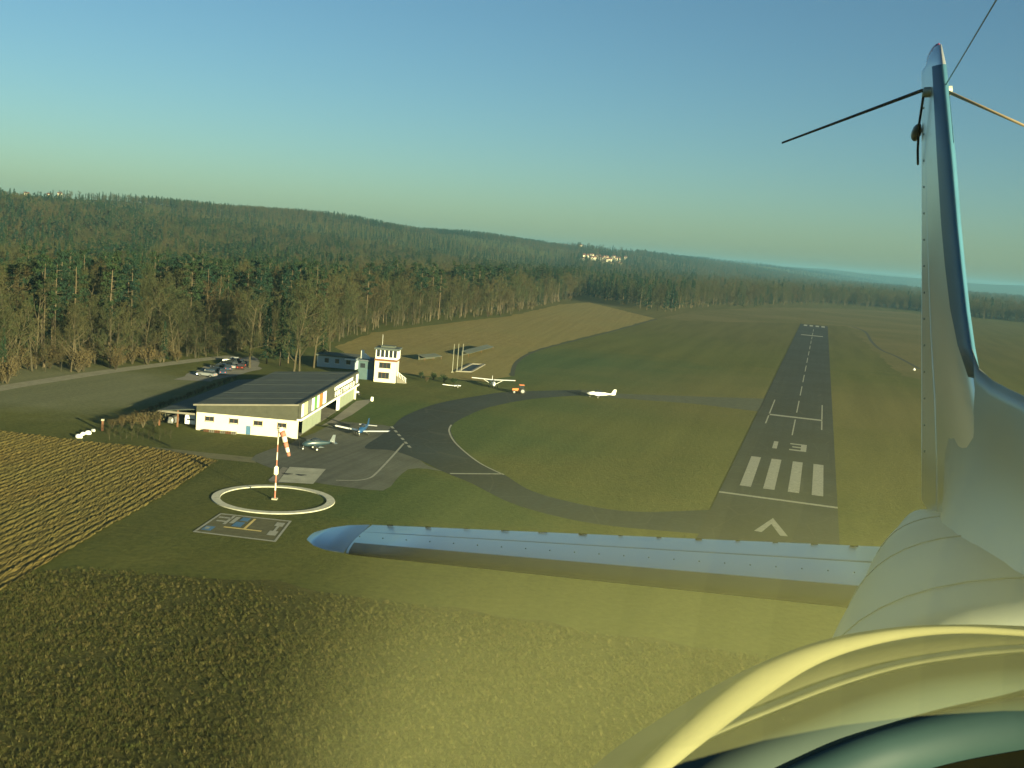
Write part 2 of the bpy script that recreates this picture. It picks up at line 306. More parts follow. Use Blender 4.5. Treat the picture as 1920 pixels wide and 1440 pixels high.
# ploughed field: real ridges and clods
def make_plough():
    o = G(-140, 1190).xy; e = (G(409, 866).xy - G(0, 1112).xy).normalized(); n = Vector((-e.y, e.x))
    poly = [(p - o) for p in GP((-140,1190),(0,1112),(180,1003),(320,924),(408,866),(380,858),(280,840),(140,826),(0,808),(-200,788))]
    pl = [(p.dot(e), p.dot(n)) for p in poly]
    us = np.arange(min(p[0] for p in pl), max(p[0] for p in pl), .5); vs = np.arange(min(p[1] for p in pl), max(p[1] for p in pl), .13)
    def inside(u, v):
        c = np.zeros(u.shape, bool); j = len(pl) - 1
        for i in range(len(pl)):
            (x1, y1), (x2, y2) = pl[i], pl[j]
            if y1 != y2: c ^= ((y1 > v) != (y2 > v)) & (u < (x2 - x1) * (v - y1) / (y2 - y1) + x1)
            j = i
        return c
    U, V = np.meshgrid(us, vs, indexing='ij'); rng = np.random.default_rng(3)
    wob = .14 * np.sin(U / 7 + .3 * V) + .08 * np.sin(U / 2.3 + V) + .25 * np.sin(U / 31 + V / 9) ; ph = (V + wob) / .95
    amp = 1 + .3 * np.sin(V * .7 + 1.3 * np.sin(U * .05)) + .3 * np.sin(U * .21 + V * 1.9); Z = .052 * amp * (np.abs(((ph % 1) - .5)) * 4 - 1) + rng.normal(0, .034, U.shape) + .04 * np.sin(U * .9 + V * 3.1) * np.sin(U * .37 + V) + .06
    Z = np.maximum(Z, -.1) + .13; ins = inside(U, V); mb = MB(); nv = len(vs)
    X = o.x + U * e.x + V * n.x; Y = o.y + U * e.y + V * n.y
    f = [(i*nv+j, (i+1)*nv+j, (i+1)*nv+j+1, i*nv+j+1) for i in range(len(us)-1) for j in range(nv-1) if ins[i, j] and ins[i+1, j+1]]
    me = bpy.data.meshes.new('ploughed_field'); me.from_pydata(np.c_[X.ravel(), Y.ravel(), Z.ravel()].tolist(), [], f)
    bm = bmesh.new(); bm.from_mesh(me); bmesh.ops.delete(bm, geom=[v for v in bm.verts if not v.link_faces], context='VERTS'); bm.normal_update(); bm.to_mesh(me); bm.free()
    return me
m_, t_, b_ = new_mat('ploughed_soil')
c_ = mixc(t_, noise(t_, .9, 5, .7), (.075, .057, .019), (.15, .11, .034)); c_ = mixc(t_, noise(t_, .05, 3, .5), c_, (.105, .088, .028))
t_.links.new(c_, b_.inputs['Base Color']); b_.inputs['Roughness'].default_value = .95; b_.inputs['Specular IOR Level'].default_value = .05
tag(link('ploughed_field', make_plough(), m_), 'ochre ploughed field with dark furrows left of the white ring', 'field', kind='structure')

# ---- white ring and signal square
rc = G(513.4, 936)
ring_n = 96; mb = MB(); rows = []
for k in range(ring_n + 1):
    a = 2 * math.pi * k / ring_n; c, s = math.cos(a), math.sin(a)
    rows.append([(6.85*c, 6.85*s, 0), (6.88*c, 6.88*s, .12), (7.95*c, 7.95*s, .12), (7.98*c, 7.98*s, 0)])
ring = mb.loft(rows, closed=False).build('marker_ring', plain('whitewashed_gravel', (.36, .355, .28), .9, .25, 1.5)); ring.location = rc
tag(ring, 'large white ring laid flat on the grass around the windsock mast', 'ground marker')
SQ = GP((413,963),(547,977.5),(517,1017),(361,998))
def sqp(u, v): return SQ[0].lerp(SQ[1], u).lerp(SQ[3].lerp(SQ[2], u), v)
def sqq(u0, u1, v0, v1): return [sqp(u0, v0), sqp(u1, v0), sqp(u1, v1), sqp(u0, v1)]
sq = tag(sheet('signal_square', sqq(0, 1, 0, 1), .03, plain('signal_square_bed', (.075, .072, .032), .95, .3, 1)), 'rectangular white-edged signal area with symbols below the ring', 'ground marker')
for q in ((0,1,0,.045),(0,1,.955,1),(0,.03,.045,.955),(.97,1,.045,.955)): sheet('border_line', sqq(*q), .06, M['paint'], sq)
for q in ((.83,.94,.14,.32),(.83,.94,.55,.75),(.868,.902,.32,.55)): sheet('dumbbell', sqq(*q), .062, M['paint'], sq)
for q in ((.05,.22,.16,.22),(.08,.2,.34,.40),(.2,.24,.06,.5),(.26,.32,.1,.42)): sheet('white_bar', sqq(*q), .062, M['paint'], sq)
for q in ((.35,.46,.08,.26),(.33,.45,.32,.55),(.05,.17,.66,.86)): sheet('blue_panel', sqq(*q), .062, M['bluepaint'], sq)
for q in ((.26,.74,.60,.645),(.5,.535,.1,.6)): sheet('yellow_bar', sqq(*q), .064, M['yellow'], sq)
sheet('white_bar', sqq(.07,.12,.7,.8), .066, M['paint'], sq)

# ------------------------------------------------------------------ buildings
AZH = R(2.5)
A0 = G(557, 823)
hangar = tag(empty('hangar', A0, -AZH), 'long hangar with dark roof, cream end wall, flag panels and lettering', 'hangar')
LH, WH, ZW, ZF, ZB = 52.0, 17.6, 3.1, 6.0, 4.5          # length, depth, wall height, front height, back height
def roofz(x): return ZF + (ZF - ZB) * x / WH
boxo('end_wall', M['wall'], hangar, -WH, 0, 0, .3, 0, ZW)
boxo('back_wall', M['wall'], hangar, -WH, -WH + .3, .303, LH - .3, 0, ZB - .25)
boxo('end_wall', M['wall'], hangar, -WH, 0, LH - .3, LH, 0, ZW)
for y0, y1 in ((-.05, .3), (LH - .3, LH + .05)):
    MB().add([(-WH - .05, y, z) for y in (y0, y1) for z in (ZW, ZB - .2)] + [(.05, y, z) for y in (y0, y1) for z in (ZW, ZF - .2)],
             [(0,1,5,4),(2,6,7,3),(0,4,6,2),(1,3,7,5),(0,2,3,1),(4,5,7,6)]).build('gable_cladding', M['clad'], hangar)
M['roof'] = plain('bitumen_roof', (.056, .066, .054), .85, .28, .35)
ns = 13
for k in range(ns):                                      # roof sheets with raised joints
    y0, y1 = -.4 + k * (LH + .8) / ns + .012, -.4 + (k + 1) * (LH + .8) / ns - .012; dz = random.uniform(-.02, .02)
    MB().add([(x, y, roofz(x) - t + dz) for x in (-WH - .5, .1) for y in (y0, y1) for t in (.18, 0)],
             [(0,2,3,1),(4,5,7,6),(0,1,5,4),(2,6,7,3),(1,3,7,5),(0,4,6,2)]).build('roof_sheet', M['roof'], hangar)
MB().add([(x, y, roofz(x) + t) for x in (-WH - .5, .1) for y in (-.5, -.38) for t in (-.22, .06)],
         [(0,2,3,1),(4,5,7,6),(0,1,5,4),(2,6,7,3),(1,3,7,5),(0,4,6,2)]).build('roof_edge_trim', M['path'], hangar)
M['under'] = M['dark']
boxo('roof_deck', M['dark'], hangar, -WH + .35, -.1, .35, LH - .35, ZB - .6, ZB - .35)
boxo('fascia', M['clad'], hangar, -.15, .3, -.05, LH + .05, ZW + .35, ZF + .12)
boxo('gutter_rail', M['white'], hangar, -.2, .55, -.1, LH + .1, ZW + .02, ZW + .34)
for y0, y1, mk in ((.8, 2.2, 'white'), (2.4, 5, 'limepaint'), (5.1, 8.2, 'metal'), (8.3, 10.2, 'white'), (10.25, 12.4, 'green'), (12.6, 14.1, 'white'), (14.15, 16.4, 'orange'), (17.3, 20, 'white')):
    boxo('flag_panel', M[mk], hangar, .31, .36, y0, y1, ZW + .55, ZF - .1)
boxo('flag_panel', M['white'], hangar, .31, .36, 49.2, 51.4, ZW + .7, ZF - .3)
# two rows of raised cream letters (too small in the photo to read): plain letter forms from bars
FORMS = [((0,.28,0,1),(.28,.8,0,.2),(.28,.7,.42,.6),(.28,.8,.8,1)), ((0,.28,0,1),(.28,.8,0,.2)), ((0,.26,0,1),(.54,.8,0,1),(.26,.54,0,.2)), ((0,.26,0,1),(.54,.8,0,1),(.26,.54,.8,1),(.26,.54,0,.2)),
         ((0,.26,0,1),(.26,.8,.8,1),(.54,.8,.42,.8),(.26,.54,.42,.6)), ((.26,.54,0,.8),(0,.8,.8,1)), ((0,.26,0,1),(.54,.8,0,1),(.26,.54,.42,.6))]
def letters(y0, y1, z0, z1, n, seed):
    rr = random.Random(seed); wl = (y1 - y0) / n
    for k in range(n):
        mb = MB()
        for a, b, c, d in rr.choice(FORMS): mb.box(.305, .37, y0 + (k + a) * wl, y0 + (k + b) * wl, z0 + c * (z1 - z0), z0 + d * (z1 - z0))
        mb.build('letter', M['white'], hangar)
letters(27.5, 46.0, ZW + 1.85, ZW + 2.55, 13, 1); 
word = 'F\u00dcRSTENFELD'; wl = 20.1 / len(word)
for k, ch in enumerate(word):                            # the lower row can be read
    fc = bpy.data.curves.new('letter', 'FONT'); fc.body = ch; fc.size = 1.45; fc.extrude = .03; fc.offset = .035; fc.align_x = 'CENTER'; fc.materials.append(M['white'])
    to_ = bpy.data.objects.new('text', fc); COL.objects.link(to_); lm_ = bpy.data.meshes.new_from_object(to_.evaluated_get(bpy.context.evaluated_depsgraph_get())); bpy.data.objects.remove(to_)
    lo_ = bpy.data.objects.new('letter', lm_); COL.objects.link(lo_); lo_.parent = hangar; lo_.location = (.34, 27.5 + (k + .5) * wl, ZW + .52); lo_.rotation_euler = (R(90), 0, R(90)); lo_.scale = (1.5, 1, 1)
for k in range(4): boxo('door_panel', M['door'], hangar, -.5, -.35, 5.4 + k * 3.5 + .03, 5.4 + (k + 1) * 3.5 - .03, .05, ZW)
for k in range(5): boxo('door_panel', M['door'], hangar, -.5, -.35, 35.9 + k * 3.2 + .03, 35.9 + (k + 1) * 3.2 - .03, .05, ZW)
boxo('door_post', M['white'], hangar, -.55, -.2, 34.2, 35.7, 0, ZW); boxo('door_panel', M['door'], hangar, -.75, -.6, .6, 2.9, .05, ZW)
boxo('floor_slab', M['path'], hangar, -WH + .35, -.2, .35, LH - .35, .03, .06)
for fr in (.13, .37, .61, .845):
    xc = -WH * (1 - fr); wn = boxo('window', M['glass'], hangar, xc - .7, xc + .7, -.03, .02, 1.75, 2.5)
    boxo('frame', M['brown'], wn, xc - .78, xc - .7, -.06, .02, 1.67, 2.58); boxo('frame', M['brown'], wn, xc + .7, xc + .78, -.06, .02, 1.67, 2.58)
    boxo('sill', M['path'], wn, xc - .8, xc + .8, -.12, .02, 1.6, 1.668); boxo('frame', M['brown'], wn, xc - .04, xc + .04, -.055, .02, 1.75, 2.5)
boxo('side_door', M['bluepaint'], hangar, -8.9, -8.1, -.05, .02, .02, 1.5)
# rear lean-to with open carport end
XL = -24.6
MB().add([(x, y, z + t) for x, z in ((XL, 2.55), (-WH - .06, 3.4)) for y in (.6, LH - 5) for t in (0, .14)], [(0,2,3,1),(4,5,7,6),(0,1,5,4),(2,6,7,3),(1,3,7,5),(0,4,6,2)]).build('lean_to_roof', M['roof'], hangar)
for x in (XL + .2, -21.2, -17.9): boxo('carport_post', M['brown'], hangar, x - .12, x + .12, .9, 1.14, 0, 2.5 + (x - XL) * .115)
boxo('carport_beam', M['path'], hangar, XL, -WH - .1, .5, .6, 2.42, 2.75)
boxo('carport_back', M['dark'], hangar, XL + .1, -WH - .1, 9, 9.2, 0, 2.5)
boxo('lean_to_wall', M['clad'], hangar, XL + .05, XL + .2, 4, LH - 5, 0, 2.5)
def local(o, x, y, z=0): return Vector(o.location) + Matrix.Rotation(o.rotation_euler.z, 3, 'Z') @ Vector((x, y, z))

def wheel(parent, x, y, r, wd, z=None):
    z = r if z is None else z; n = 14; mb = MB()
    mb.loft([[(x + s * wd / 2, y + math.cos(a) * rr, z + math.sin(a) * rr) for a in np.linspace(0, 2*math.pi, n, endpoint=False)] for s, rr in ((-1, r*.55), (-1, r), (1, r), (1, r*.55))])
    w_ = mb.build('wheel', M['tyre'], parent)
    MB().loft([[(x + s * (wd / 2 + .012), y + math.cos(a) * r*.56, z + math.sin(a) * r*.56) for a in np.linspace(0, 2*math.pi, n, endpoint=False)] for s in (-1, 1)]).build('rim', M['metal'], w_)
def caravan(loc, rz, label):
    t = tag(empty('caravan', loc, rz), label, 'trailer')
    prof = [(-2.1,.5),(2.0,.5),(2.15,1.2),(1.9,2.1),(-1.8,2.15),(-2.15,1.5)]
    MB().loft([[(x, y, z) for y, z in prof] for x in (-1, 1)]).build('body', M['acwhite'], t)
    for x in (-1.012, .992): boxo('window', M['glass'], t, x, x + .02, -1.2, -.2, 1.3, 1.8); boxo('window', M['glass'], t, x, x + .02, .2, 1.1, 1.3, 1.8)
    boxo('end_window', M['glass'], t, -.7, .7, -2.16, -2.1, 1.2, 1.45)
    wheel(t, -.9, 0, .32, .2); wheel(t, .9, 0, .32, .2); MB().tube([(0, 2.0, .5), (0, 3.1, .45)], .05).build('drawbar', M['metal'], t)
caravan(local(hangar, -19.3, 4.2), -AZH, 'white caravan parked under the hangar carport')
def trailer(loc, rz, label):
    t = tag(empty('glider_trailer', loc, rz), label, 'trailer')
    prof = [(-.6,.4),(.6,.4),(.7,.9),(.45,1.45),(-.45,1.45),(-.7,.9)]
    MB().loft([[(x*s, y, .4 + (z-.4)*s) for x, z in prof] for y, s in ((-2.6,.55),(-2.2,.95),(1.6,1),(2.4,.7),(2.9,.3))]).build('body', M['metal'], t)
    wheel(t, -.75, 0, .3, .18); wheel(t, .75, 0, .3, .18); MB().tube([(0, 2.8, .5), (0, 3.7, .45)], .04).build('drawbar', M['metal'], t)
trailer(local(hangar, -22.6, 4.4), -AZH - .1, 'silver covered trailer under the carport beside the caravan')
# log pile and pallets against the end wall
for k in range(6):
    p = local(hangar, -15.5 + k * .95, -.7 - .1 * (k % 2)); mb = MB()
    for j in range(3): mb.box(-.42, .42, -.4, .4, j * .16, j * .16 + .03)
    for x in (-.38, 0, .34): mb.box(x, x + .06, -.4, .4, .031, .159); mb.box(x, x + .06, -.4, .4, .191, .319)
    o = mb.build('pallet', M['path'] if k % 2 else M['brown']); o.location = p; o.rotation_euler.z = -AZH
    tag(o, 'small wooden pallet lying against the cream hangar end wall', 'pallet', 'pallets along the hangar end wall')

# control tower
T0 = G(720.5, 717.0)
tower = tag(empty('control_tower', T0, R(-1)), 'white two-storey control tower with glazed cab on top', 'control tower')
W2 = 2.65
boxo('body', M['wall'], tower, -W2, W2, 0, 5.4, 0, 5.2)
boxo('brown_band', M['brown'], tower, -W2 - .12, W2 + .12, -.12, 5.52, 5.202, 5.75)
boxo('cab_sill', M['white'], tower, -W2 + .1, W2 - .1 + .3, 0, 5.3, 5.752, 6.2)
for i in range(6):
    x = -W2 + .1 + i * (2 * W2 + .1 - .22) / 5; boxo('mullion', M['white'], tower, x, x + .2, 0, .16, 6.2, 8.0)
    boxo('mullion', M['white'], tower, x, x + .2, 5.14, 5.3, 6.2, 8.0)
for y in (1.7, 3.4):
    for x in (-W2 + .1, W2 - .02): boxo('mullion', M['white'], tower, x, x + .2, y, y + .2, 6.2, 8.0)
for i in range(5):
    x = -W2 + .3 + i * (2 * W2 - .12) / 5; boxo('pane', M['glass'], tower, x + .002, x + .83, .06, .09, 6.2, 8.0); boxo('pane', M['glass'], tower, x + .002, x + .83, 5.2, 5.23, 6.2, 8.0)
for y0, y1 in ((.17, 1.69), (1.91, 3.39), (3.61, 5.13)):
    for x in (-W2 + .17, W2 + .08): boxo('pane', M['glass'], tower, x, x + .03, y0, y1, 6.2, 8.0)
boxo('cab_roof', plain('cab_roof_felt', (.06, .075, .07), .8), tower, -W2 - .25, W2 + .5, -.5, 5.8, 8.0, 8.45)
boxo('roof_box', M['roof'], tower, -1.6, 1.8, 1.5, 4.2, 8.452, 8.9)
for z0, z1, x0, x1 in ((3.55, 4.85, -1.55, 1.3), (1.0, 2.4, -1.65, 1.05)):
    wn = boxo('window', M['glass'], tower, x0, x1, -.02, .03, z0, z1)
    for x in (x0 + (x1 - x0) / 3, x0 + 2 * (x1 - x0) / 3): boxo('frame', M['brown'], wn, x - .04, x + .04, -.05, .03, z0, z1)
    boxo('frame', M['brown'], wn, x0 - .08, x1 + .08, -.06, .03, z1, z1 + .08); boxo('sill', M['path'], wn, x0 - .1, x1 + .1, -.12, .03, z0 - .08, z0)
MB().tube([(-1.5, 3, 8.9), (-1.5, 3, 11.5)], .03, 5).build('antenna', M['metal'], tower)
# timber annex joining tower and clubhouse
M['annex'] = plain('blue_grey_timber', (.055, .095, .10), .8, .15, 1.0)
annex = tag(empty('annex_building', T0 + Vector((-W2 - .15, 2.4, 0)), R(-1)), 'dark blue-grey annex joined to the white control tower', 'building')
boxo('wall', M['annex'], annex, -4.2, 0, 0, 7, 0, 4.6); boxo('roof', plain('flat_roof_felt', (.07, .09, .10), .8), annex, -4.5, .1, -.35, 7.3, 4.602, 4.9)
boxo('door', M['bluepaint'], annex, -1.9, -.3, -.04, .02, 0, 2.6); boxo('window', M['glass'], annex, -3.7, -2.5, -.04, .02, 2.9, 4.0)
boxo('chimney', M['white'], annex, -4.1, -3.4, 2.6, 3.3, 4.902, 7.0); MB().add([(-3.3,2.7,4.9),(-1.9,2.7,4.9),(-1.9,2.7,5.3),(-3.3,2.7,6.3),(-3.3,3.5,4.9),(-1.9,3.5,4.9),(-1.9,3.5,5.3),(-3.3,3.5,6.3)], [(0,1,2,3),(7,6,5,4),(0,3,7,4),(1,5,6,2),(3,2,6,7),(0,4,5,1)]).build('roof_hatch', M['white'], annex)
club = tag(empty('clubhouse', G(630, 690), R(-3)), 'low white clubhouse, shade-tinted blue-grey, with three windows behind the hangar roof', 'building')
boxo('wall', plain('shade_tinted_render', (.30, .37, .42), .85, .08), club, -5.2, 5.4, 0, 7, 0, 3.0); boxo('roof', M['roof'], club, -5.6, 5.8, -.5, 7.5, 3.0, 3.35)  # white walls with the blue of shade put into the render colour
for x in (-2.6, .2, 3.2): wn = boxo('window', M['glass'], club, x - .55, x + .55, -.04, .02, 1.2, 2.4); boxo('sill', M['white'], wn, x - .65, x + .65, -.12, .02, 1.1, 1.198)
boxo('canopy_slab', M['white'], club, 2.4, 5.6, -1.3, -.02, 2.55, 2.8)
# outside stair / terrace right of the tower
st = tag(empty('terrace_stairs', T0 + Vector((W2 + .15, .8, 0)), R(-1)), 'small white terrace stairs with railing beside the control tower', 'stairs')
for k in range(6): boxo('step', M['path'], st, .1 + k * .4, .5 + k * .4, .2, 1.4, 0, 1.7 - k * .28)
for k in range(6): MB().tube([(.3 + k * .4, .25, 1.68 - k * .28), (.3 + k * .4, .25, 2.7 - k * .28)], .07, 5).build('railing_post', M['white'], st)
MB().tube([(.2, .25, 2.75), (2.4, .25, 1.25)], .06, 5).build('handrail', M['white'], st)
# low sheds / pool east of the flagpoles
pool = tag(empty('sunken_basin', G(884, 690)), 'dark rectangular basin with pale concrete rim by the flagpoles', 'basin')
bp = [p - G(884, 690).xy for p in GP((857,697),(883,698),(908,684),(884,683))]
sheet('water', bp, .03, plain('dark_water', (.006, .012, .013), .6, .1), pool)
for i in range(4):
    a, b = Vector((*bp[i], 0)), Vector((*bp[(i+1) % 4], 0)); d = (b - a).normalized(); n = Vector((-d.y, d.x, 0)) * .35
    MB().loft([[a - n, a + n, a + n + Vector((0,0,.3)), a - n + Vector((0,0,.3))], [b - n, b + n, b + n + Vector((0,0,.3)), b - n + Vector((0,0,.3))]]).build('rim', M['path'], pool)
for (pa, pb, lab) in (((872, 668), (919, 655), 'long low dark sheet-roofed shelter in the stubble behind the flagpoles'), ((790, 676), (822, 673), 'short low dark shelter in the grass right of the tower')):
    a, b = G(*pa), G(*pb); d = b - a; sh = tag(empty('field_shelter', a, math.atan2(d.y, d.x)), lab, 'shelter'); L = d.length
    MB().loft([[(x, -1.3, .9), (x, 1.3, 1.5), (x, 1.3, 1.6), (x, -1.3, 1.0)] for x in (0, L)]).build('roof', M['roof'], sh)
    boxo('back_wall', M['clad'], sh, .05, L - .05, 1.1, 1.2, 0, 1.42)
    for x in (.1, L / 2, L - .2): boxo('post', M['brown'], sh, x, x + .1, -1.1, -1.0, 0, .93)
# flagpoles
for px, py, lab in ((848, 698, 'leftmost of three slender white flagpoles right of the tower'), (856.5, 697, 'middle of three slender white flagpoles right of the tower'), (865, 696.5, 'rightmost of three slender white flagpoles right of the tower')):
    f_ = tag(empty('flagpole', G(px, py)), lab, 'flagpole', 'flagpoles by the tower')
    MB().tube([(0,0,0),(0,0,7.8)], [.10, .06], 6).build('pole', M['paint'], f_); boxo('base', M['concrete'], f_, -.3, .3, -.3, .3, 0, .15)
# small box, bollards
o = boxo('meter_box', M['white'], None, -.25, .25, -.2, .2, 0, .9); o.location = G(697.5, 752); tag(o, 'small white cabinet at the end of the hangar path', 'cabinet')

# ------------------------------------------------------------------ windsock mast
ws = tag(empty('windsock', G(515, 936.5)), 'tall red and white banded windsock mast with drooping striped sock', 'windsock')
HM = 9.2; M['fred'] = plain('faded_red', (.30, .12, .08), .8, .2, 3); M['fwhite'] = plain('faded_white', (.55, .50, .42), .8, .15, 3); boxo('foundation', M['concrete'], ws, -.35, .35, -.35, .35, 0, .2)
nb = 9
for k in range(nb): MB().tube([(0,0,.2 + k*HM/nb),(0,0,.2+(k+1)*HM/nb)], [.11 - .05*k/nb, .11 - .05*(k+1)/nb], 8).build('mast_band', M['fred'] if k % 2 == 0 else M['fwhite'], ws)
lamp = boxo('lamp_box', plain('cream_box', (.75, .68, .42), .6), ws, -.24, .24, -.2, .2, 3.4, 4.35); boxo('lamp_lens', M['white'], lamp, -.12, .12, -.12, .12, 4.35, 4.5)
MB().loft([[(math.cos(a)*.42+.15, math.sin(a)*.42, HM+.35+.2*math.cos(a)*.5) for a in np.linspace(0, 2*math.pi, 12, endpoint=False)], [(math.cos(a)*.40+.15, math.sin(a)*.40, HM+.28+.2*math.cos(a)*.5) for a in np.linspace(0, 2*math.pi, 12, endpoint=False)]], cap=False).build('hoop', M['metal'], ws)
path = [Vector((.15,0,HM+.3)),Vector((.45,-.05,HM-.05)),Vector((.75,-.1,HM-.7)),Vector((.98,-.15,HM-1.4)),Vector((1.22,-.2,HM-2.1)),Vector((1.45,-.25,HM-2.7)),Vector((1.6,-.28,HM-3.2))]
for k in range(6):
    r0, r1 = .42 - .035*k, .42 - .035*(k+1); MB().tube([path[k].lerp(path[k+1], .0), path[k].lerp(path[k+1], .5), path[k+1]], [r0, (r0+r1)/2 * (1 + .05*(k%2)), r1], 10).build('sock_band', M['fwhite'] if k % 2 == 0 else M['fred'], ws, True)
MB().tube([(0,0,HM+.2),(0,0,HM+.7)], .05, 6).build('pivot', M['metal'], ws)

# ------------------------------------------------------------------ parked vehicles
def car(loc, rz, paint, label, est=False, s=1.0):
    t = tag(empty('parked_car', loc, rz), label, 'car', 'cars parked behind the hangar'); t.scale = (s, s, s)
    low = [(-2.15,.35),(-2.2,.75),(-2.0,.92),(-1.0,.98),(1.0,.95),(1.9,.82),(2.15,.62),(2.1,.32)]
    MB().loft([[(x * sx, y * sy, z) for y, z in low] for x, sx, sy in ((-.84,1,.97),(-.9,1,1),(.9,1,1),(.84,1,.97))]).build('body', M[paint], t)
    top = [(-1.95 if est else -1.6,.95),(-1.7 if est else -1.0,1.42),(.15,1.45),(1.05,.95)]
    MB().loft([[(x * (1 if z < 1 else .82), y, z) for y, z in top] for x in (-.8, .8)]).build('cabin', M['glass'], t)
    MB().loft([[(x, y, z) for y, z in ((-1.6 if est else -.95,1.43),(.15,1.455),(.12,1.49),(-1.55 if est else -.9,1.47))] for x in (-.66, .66)]).build('roof', M[paint], t)
    for x in (-.84, .84):
        for y in (-1.35, 1.3): wheel(t, x, y, .32, .2)
    for x in (-.65, .45): boxo('headlight', M['metal'], t, x, x + .22, 2.08, 2.16, .56, .68); boxo('tail_light', M['red'], t, x, x + .2, -2.21, -2.15, .6, .75)
for px, py, rz, pc, est, lab in (
    (388, 706, 75, 'cargrey', True, 'silver estate car parked nearest the open end of the car park'), (402, 699, 70, 'carblue', False, 'dark blue car parked just behind the silver estate'),
    (416, 701, 20, 'carblue', True, 'dark blue estate car near the hedge behind the hangar'), (413, 691, 80, 'carblack', False, 'black car at the back of the car park beside the track'),
    (427, 694, 15, 'carblue', False, 'dark blue car between the white car and the black estate'), (430, 685, 70, 'carblack', True, 'black estate car at the rear of the car park'),
    (441, 691, 10, 'cargrey', False, 'silver saloon car in the middle of the car park'), (452, 692, 5, 'carred', True, 'dark red estate car under the tall bare tree in the car park'),
    (446, 683, 75, 'carred', False, 'dark red car at the back row of car park'), (460, 687, 0, 'carblack', False, 'black car farthest along the car park towards the trees'), (434, 680, 85, 'carwhite', True, 'white estate car at the forest side of the car park')):
    car(G(px, py), R(rz), pc, lab, est)
o = tag(empty('motorcycle', G(668, 741), R(70)), 'small white motorcycle parked at the far hangar corner', 'motorcycle')
for y in (-.7, .7): wheel(o, 0, y, .32, .14)
MB().loft([[(-.14, -.6, .6), (.14, -.6, .6), (.12, -.5, .95), (-.12, -.5, .95)], [(-.18, .1, .5), (.18, .1, .5), (.16, .15, 1.0), (-.16, .15, 1.0)], [(-.1, .5, .6), (.1, .5, .6), (.1, .45, 1.05), (-.1, .45, 1.05)]]).build('body', M['acwhite'], o)
MB().tube([(-.35, .35, 1.15), (0, .5, 1.1), (.35, .35, 1.15)], .03, 5).build('handlebar', M['metal'], o)
tr = tag(empty('tractor', G(973, 738), R(95)), 'small orange tractor parked on the far taxiway bend', 'tractor')
MB().loft([[(-.4, .1, .7), (.4, .1, .7), (.4, .1, 1.35), (-.4, .1, 1.35)], [(-.36, 1.7, .7), (.36, 1.7, .7), (.33, 1.7, 1.2), (-.33, 1.7, 1.2)]]).build('bonnet', M['orange'], tr)
MB().box(-.65, .65, -1.2, .1, .6, 1.1).build('body', M['orange'], tr); MB().box(-.7, .7, -1.15, .1, 2.15, 2.3).build('cab_roof', M['orange'], tr); boxo('cab', M['glass'], tr, -.62, .62, -1.1, .05, 1.1, 2.15)
for x in (-.8, .8): wheel(tr, x, -.8, .75, .38); wheel(tr, x * .85, 1.25, .42, .25)

